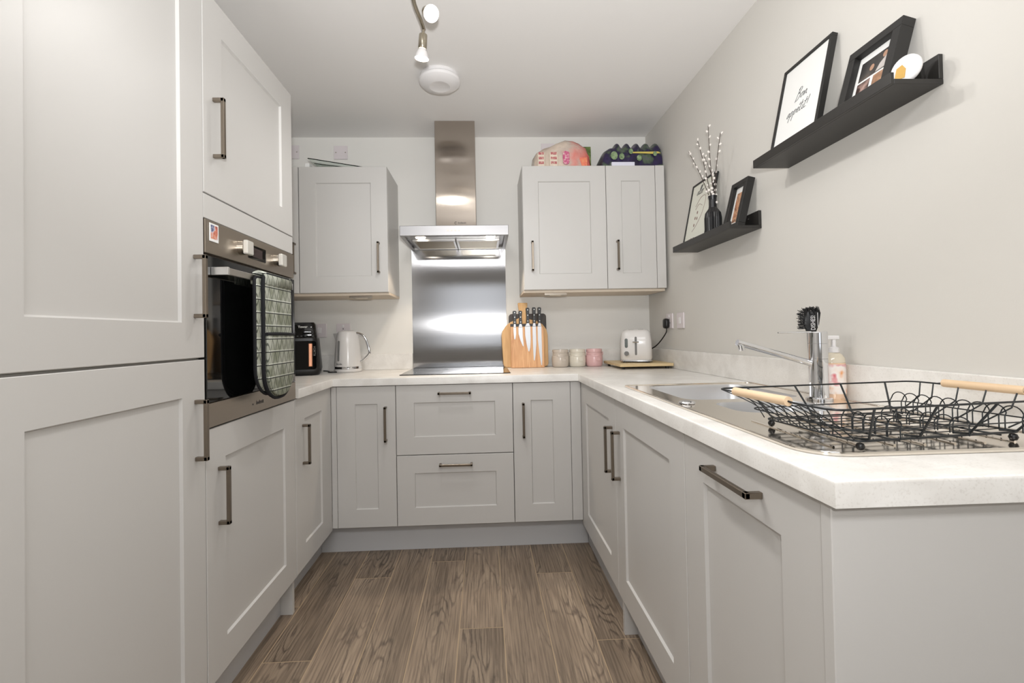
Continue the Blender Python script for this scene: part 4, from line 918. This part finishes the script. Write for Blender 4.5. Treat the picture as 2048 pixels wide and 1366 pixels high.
# ------------------------------------------------------------------ picture ledges
SHB = mat('black_brown_ledge', (38, 36, 34), .42, vary=.12, vscale=3)
def ledge(y0, y1, zb, zl, zt, lb):
    t = root('picture_ledge', (1.48, (y0+y1)/2, zb), lb, 'wall shelf')
    MB().box(1.421, XWR-.0005, y0, y1, zb, zb+.012, .0008).build('shelf_board', SHB, t)
    MB().box(1.412, 1.4208, y0, y1, zb, zl, .0008).build('front_lip', SHB, t)
    MB().box(XWR-.011, XWR-.0005, y0, y1, zb+.0125, zt, .0008).build('back_rail', SHB, t)
ledge(-1.222, -.695, 1.513, 1.541, 1.583, 'short black picture ledge on the right wall, lower and farther one')
ledge(-1.927, -1.385, 1.686, 1.713, 1.757, 'black picture ledge on the right wall, upper and nearer one')
SCRW = mat('screw_steel', (190, 190, 190), .3, 1)
tag(MB().cyl((XWR-.0112, -1.155, 1.565), (XWR-.0135, -1.155, 1.565), .003, n=10).build('screw', SCRW), 'small bright screw in the back rail of the lower ledge', 'screw')
tag(MB().cyl((XWR-.0112, -1.835, 1.722), (XWR-.0155, -1.835, 1.722), .0035, n=10).build('screw', SCRW), 'small bright screw in the back rail of the upper ledge', 'screw')
def leanframe(y0, y1, xb, zb, xt, h, th, border):
    """frame leaning to the wall. y0 far edge (larger y), y1 near edge. returns frame F: u from far to near, v up the slope, n to the room"""
    dx = xt-xb; dz = math.sqrt(max(h*h-dx*dx, 0)); v = Vector((dx/h, 0, dz/h)); u = Vector((0, -1, 0)); n = u.cross(v)
    if n.x > 0: n = -n
    return F((xb, y0, zb), u, v, n), y0-y1
def picture(name, args, lb, border, th, bmat=BLKM, paper=PAPER, mount=0):
    fr, w_ = leanframe(*args, th, border); h = args[5]
    t = root('framed_picture', fr(w_/2, 0, 0), lb, 'framed picture')
    mb = MB()
    for a0, a1, b0, b1 in ((0, w_, 0, border), (0, w_, h-border, h), (0, border, border, h-border), (w_-border, w_, border, h-border)): mb.box(a0, a1, b0, b1, -th, 0, .0008, fr)
    mb.build('frame', bmat, t); back = th*.25 if th < .02 else th*.55
    MB().box(border, w_-border, border, h-border, -th+.001, -back, 0, fr).build('paper', paper, t)
    return t, F(fr(0, 0, -back), fr.u, fr.v, fr.n), w_, h
def strokes(fr, lines, o, sc, r, shear=.35):
    mb = MB()
    for ln in lines:
        pts = [fr(o[0]+(x+shear*y)*sc, o[1]+y*sc, .0006) for x, y in ln]
        if len(pts) > 2: pts = smooth_pts(pts, 3)
        mb.tube(pts, r, 5)
    return mb
CUR = {  # cursive letters: x-height 1
 'B': ([[(0, -.3), (.25, 2.2)], [(0, 1.9), (.35, 2.3), (.85, 2.1), (.75, 1.5), (.3, 1.15), (.8, 1.1), (.95, .5), (.55, -.1), (.0, -.1)]], 1.1),
 'o': ([[(.55, .9), (.2, .8), (.05, .3), (.3, 0), (.6, .3), (.55, .9), (.95, .7)]], .85),
 'n': ([[(0, .9), (.1, 0), (.35, .7), (.6, .9), (.65, .5), (.7, .05), (.95, .15)]], .95),
 'a': ([[(.6, .85), (.25, .8), (.05, .3), (.25, 0), (.5, .3), (.65, .9), (.65, .2), (.9, .1)]], .9),
 'p': ([[(.1, .9), (.0, -1.0)], [(.05, .3), (.3, .9), (.6, .8), (.6, .3), (.3, 0), (.1, .15)]], .8),
 'e': ([[(.05, .4), (.5, .55), (.45, .9), (.15, .8), (.08, .3), (.3, 0), (.65, .2)]], .7),
 'é': ([[(.05, .4), (.5, .55), (.45, .9), (.15, .8), (.08, .3), (.3, 0), (.65, .2)], [(.3, 1.3), (.55, 1.7)]], .7),
 't': ([[(.25, 1.9), (.1, .4), (.25, 0), (.5, .15)], [(-.1, 1.25), (.6, 1.35)]], .6),
 'i': ([[(.15, .9), (.1, .2), (.25, 0), (.45, .15)], [(.22, 1.35), (.26, 1.42)]], .45),
 '!': ([[(.25, 2.0), (.15, .5)], [(.1, .1), (.13, .0)]], .4),
 'l': ([[(.0, .2), (.35, 1.7), (.3, 2.1), (.1, 1.6), (.1, .3), (.3, 0), (.5, .2)]], .5),
 'r': ([[(.1, .9), (.05, 0)], [(.06, .4), (.3, .85), (.55, .8)]], .6),
 's': ([[(.5, .85), (.2, .8), (.15, .55), (.45, .4), (.4, .05), (.05, .05)]], .65),
 'm': ([[(0, .9), (.05, 0), (.25, .8), (.4, .8), (.4, .05), (.6, .8), (.78, .8), (.8, .1), (.95, .15)]], 1.05),
 'A': ([[(0, 0), (.4, 1.3), (.75, 0)], [(.15, .5), (.65, .5)]], .9), 'R': ([[(.1, 0), (.1, 1.3), (.5, 1.2), (.5, .75), (.12, .65), (.6, 0)]], .8),
 'T': ([[(.35, 1.3), (.35, 0)], [(0, 1.3), (.75, 1.3)]], .8), 'C': ([[(.6, 1.15), (.3, 1.3), (.05, .65), (.3, 0), (.6, .15)]], .75),
 'O': ([[(.35, 1.3), (.05, .65), (.35, 0), (.65, .65), (.35, 1.3)]], .8), 'E': ([[(.6, 1.3), (.1, 1.3), (.1, 0), (.6, 0)], [(.1, .68), (.5, .68)]], .75), 'U': ([[(.05, 1.3), (.08, .3), (.35, 0), (.6, .3), (.62, 1.3)]], .8)}
def write(s_, k=1):
    out = []; x = 0
    for ch in s_:
        ls, adv = CUR[ch]
        for l in ls: out.append([(x+a, b) for a, b in l])
        x += adv*k
    return out, x
t, fp_, w_, h = picture('bon', (-1.408, -1.627, 1.452, 1.7, 1.519, .318), 'black framed white print reading Bon appétit! leaning on the upper ledge', .011, .018)
ln, wd = write('Bon', 1.12); sc = .0165
mb = strokes(fp_, ln, (w_*.5-wd*sc*.5+.005, .172), sc, .0007)
ln, wd = write('appétit!', 1.12); sc = .0165
mb2 = strokes(fp_, ln, (w_*.5-wd*sc*.5-.006, .125), sc, .0007); mb.merge(mb2.bm)
mb.build('lettering', INK, t, label='handwritten lettering reading Bon appétit!')
# photo frame with three pictures
t, fp_, w_, h = picture('photo', (-1.702, -1.867, 1.452, 1.7, 1.507, .199), 'deep black photo frame with three photos leaning on the upper ledge', .024, .034)
def pic(a0, a1, b0, b1, cols, sc=30, nm='photo'):
    MB().box(a0, a1, b0, b1, .0002, .0008, 0, fp_).build(nm, blotch('photo_print', cols, sc), t)
pic(.036, w_-.034, h*.50, h-.045, [(46, 44, 44), (66, 62, 60), (104, 92, 84)], 20)
pic(.036, w_*.5-.006, .03, h*.47, [(30, 26, 26), (70, 52, 46), (205, 170, 160)], 25)
pic(w_*.5+.004, w_-.034, .03, h*.47, [(40, 48, 44), (160, 120, 92), (214, 178, 150)], 25)
SKIN = mat('photo_skin_tone', (178, 140, 116), .5); SHIRT = mat('photo_pale_shirt', (196, 190, 186), .5)
mb = MB()
for a, b, r in ((.075, h*.62, .009), (.112, h*.70, .009), (.135, h*.745, .010)): mb.poly([(a+r*.8*math.cos(k*math.pi/6), b+r*math.sin(k*math.pi/6)) for k in range(12)], .0012, fp_, a0=.0009)
mb.build('photo_detail', SKIN, t)
MB().poly([(.09, h*.51), (.15, h*.51), (.15, h*.66), (.12, h*.68), (.10, h*.60)], .0011, fp_, a0=.0009).build('photo_detail', SHIRT, t)
# aller coeur art
CRM = mat('print_cream', (226, 226, 214), .6)
t, fp_, w_, h = picture('aller', (-.700, -.928, 1.455, 1.5265, 1.520, .324), 'black framed line drawing with handwriting, far end of the lower ledge', .009, .016, paper=CRM)
ln, wd = write('aller'); mb = strokes(fp_, ln, (w_*.5-wd*.011-.02, h-.066), .021, .0008); mb.build('lettering', INK, t, label='handwritten word aller')
ln, wd = write('COEUR'); mb = strokes(fp_, ln, (.045, .018), .017, .0011, .1); mb.build('lettering', INKP, t, label='brown capital lettering')
mb = MB()
for q in ([(.07, .20), (.11, .235), (.155, .235), (.165, .205), (.15, .15), (.11, .10), (.075, .075)], [(.075, .185), (.105, .205), (.14, .19)]): mb.tube(smooth_pts([fp_(a, b, .0006) for a, b in q], 4), .0008, 5)
mb.build('line_drawing', INKP, t)
mb = MB()
for a, b in ((.10, .165), (.085, .14), (.105, .135), (.085, .105)): mb.poly([(a+.005*math.cos(k*math.pi/5), b+.008*math.sin(k*math.pi/5)) for k in range(10)], .0007, fp_, a0=.0001)
mb.build('spots', INKP, t)
# small photo frame
t, fp_, w_, h = picture('small', (-1.083, -1.200, 1.455, 1.5265, 1.505, .205), 'small deep black photo frame leaning at the near end of the lower ledge', .020, .030)
MB().box(.034, w_-.026, .035, h-.045, .0002, .0008, 0, fp_).build('photo', blotch('small_photo', [(96, 62, 48), (176, 120, 88), (206, 160, 126), (120, 84, 64)], 45), t)
# ornament
t = root('round_ornament', (1.478, -1.895, 1.6985), 'small white round ornament with a yellow centre on the near end of the upper ledge', 'ornament')
fo2 = F((1.474, -1.903, 1.7335), (.25, -.968, 0), (0, 0, 1), (-.968, -.25, 0))
MB().lathe([(0, -.006), (.029, -.006), (.0325, -.003), (.0325, .003), (.029, .006), (0, .006)], fr=fo2, n=32).build('disc', WHITE, t, smooth=50)
MB().poly([(-.022, -.018), (.0, -.020), (.003, .0), (-.004, .012), (-.016, .008)], .0075, fo2, a0=.0061).build('yellow_centre', mat('mustard', (196, 152, 60), .5), t)
MB().cyl(fo2(0, -.0350, 0), fo2(0, -.030, 0), .010, n=16).build('foot', WHITE, t)

# ------------------------------------------------------------------ vase and twigs
VX, VY, VZ = 1.477, -.975, 1.5257
t = root('black_vase', (VX, VY, VZ), 'black ribbed bottle vase on the lower ledge', 'vase')
mb = MB(); bm = mb.bm; rows = []; n = 48
for r, hh in ((.001, .0), (.030, 0), (.034, .006), (.0345, .09), (.031, .112), (.021, .128), (.0165, .136), (.0155, .17), (.019, .188), (.0165, .188), (.013, .17), (.001, .168)):
    rb = .0012 if .006 <= hh <= .112 and r > .028 else 0
    rows.append([bm.verts.new((VX+(r+rb*math.cos(i*math.pi))*math.cos(2*math.pi*i/n), VY+(r+rb*math.cos(i*math.pi))*math.sin(2*math.pi*i/n), VZ+hh)) for i in range(n)])
for A, B in zip(rows, rows[1:]):
    for i in range(n): bm.faces.new((A[i], A[(i+1) % n], B[(i+1) % n], B[i]))
mb.build('vase_body', mat('vase_black', (26, 26, 28), .35), t)
CAT = mat('catkin_white', (232, 226, 220), .85); TW = mat('twig_brown', (66, 54, 48), .8)
twigs = [  # tip (y, z), mid offsets, label
    ((1.46, -.79, 1.985), 'willow twig leaning farthest to the left in the black vase'),
    ((1.46, -.885, 2.0), 'second willow twig from the left in the black vase'),
    ((1.46, -.945, 1.90), 'shortest willow twig in the middle of the black vase'),
    ((1.46, -.985, 2.02), 'tallest willow twig in the black vase, curving left at its tip'),
    ((1.46, -1.085, 1.945), 'willow twig leaning to the right in the black vase')]
rnd = random.Random(11)
for i, (tip, lb) in enumerate(twigs):
    tip = Vector(tip); b0 = Vector((VX+(i-2)*.003, VY+.004*(2-i), VZ+.172)); mid = b0.lerp(tip, .5)+Vector((rnd.uniform(-.01, .01), -.012 if i < 4 else .01, 0))
    pts = smooth_pts([b0-Vector((0, 0, .06)), b0, mid, tip], 6); N = len(pts)
    o = MB().tube(pts, [.0022-.0012*k/N for k in range(N)], 6).build('willow_twig', TW, smooth=60); tag(o, lb, 'twig', 'willow twigs in the black vase')
    for k in range(13):
        q = .25+.73*k/12; idx = min(int(q*(N-1)), N-2); p = pts[idx].lerp(pts[idx+1], q*(N-1)-idx); d = (pts[idx+1]-pts[idx]).normalized()
        side = Vector((rnd.uniform(-1, 1), rnd.uniform(-1, 1), 0)).normalized(); dd = (d*.8+side*.6).normalized(); u_ = dd.orthogonal().normalized()
        s_ = rnd.uniform(.8, 1.25)*(1.35 if k < 4 else 1)
        MB().lathe([(0, 0), (.0032*s_, .002), (.0045*s_, .006), (.0035*s_, .011), (0, .014)], fr=F(p+side*.002, u_, dd.cross(u_), dd), n=8).build('catkin', CAT, o, smooth=60)
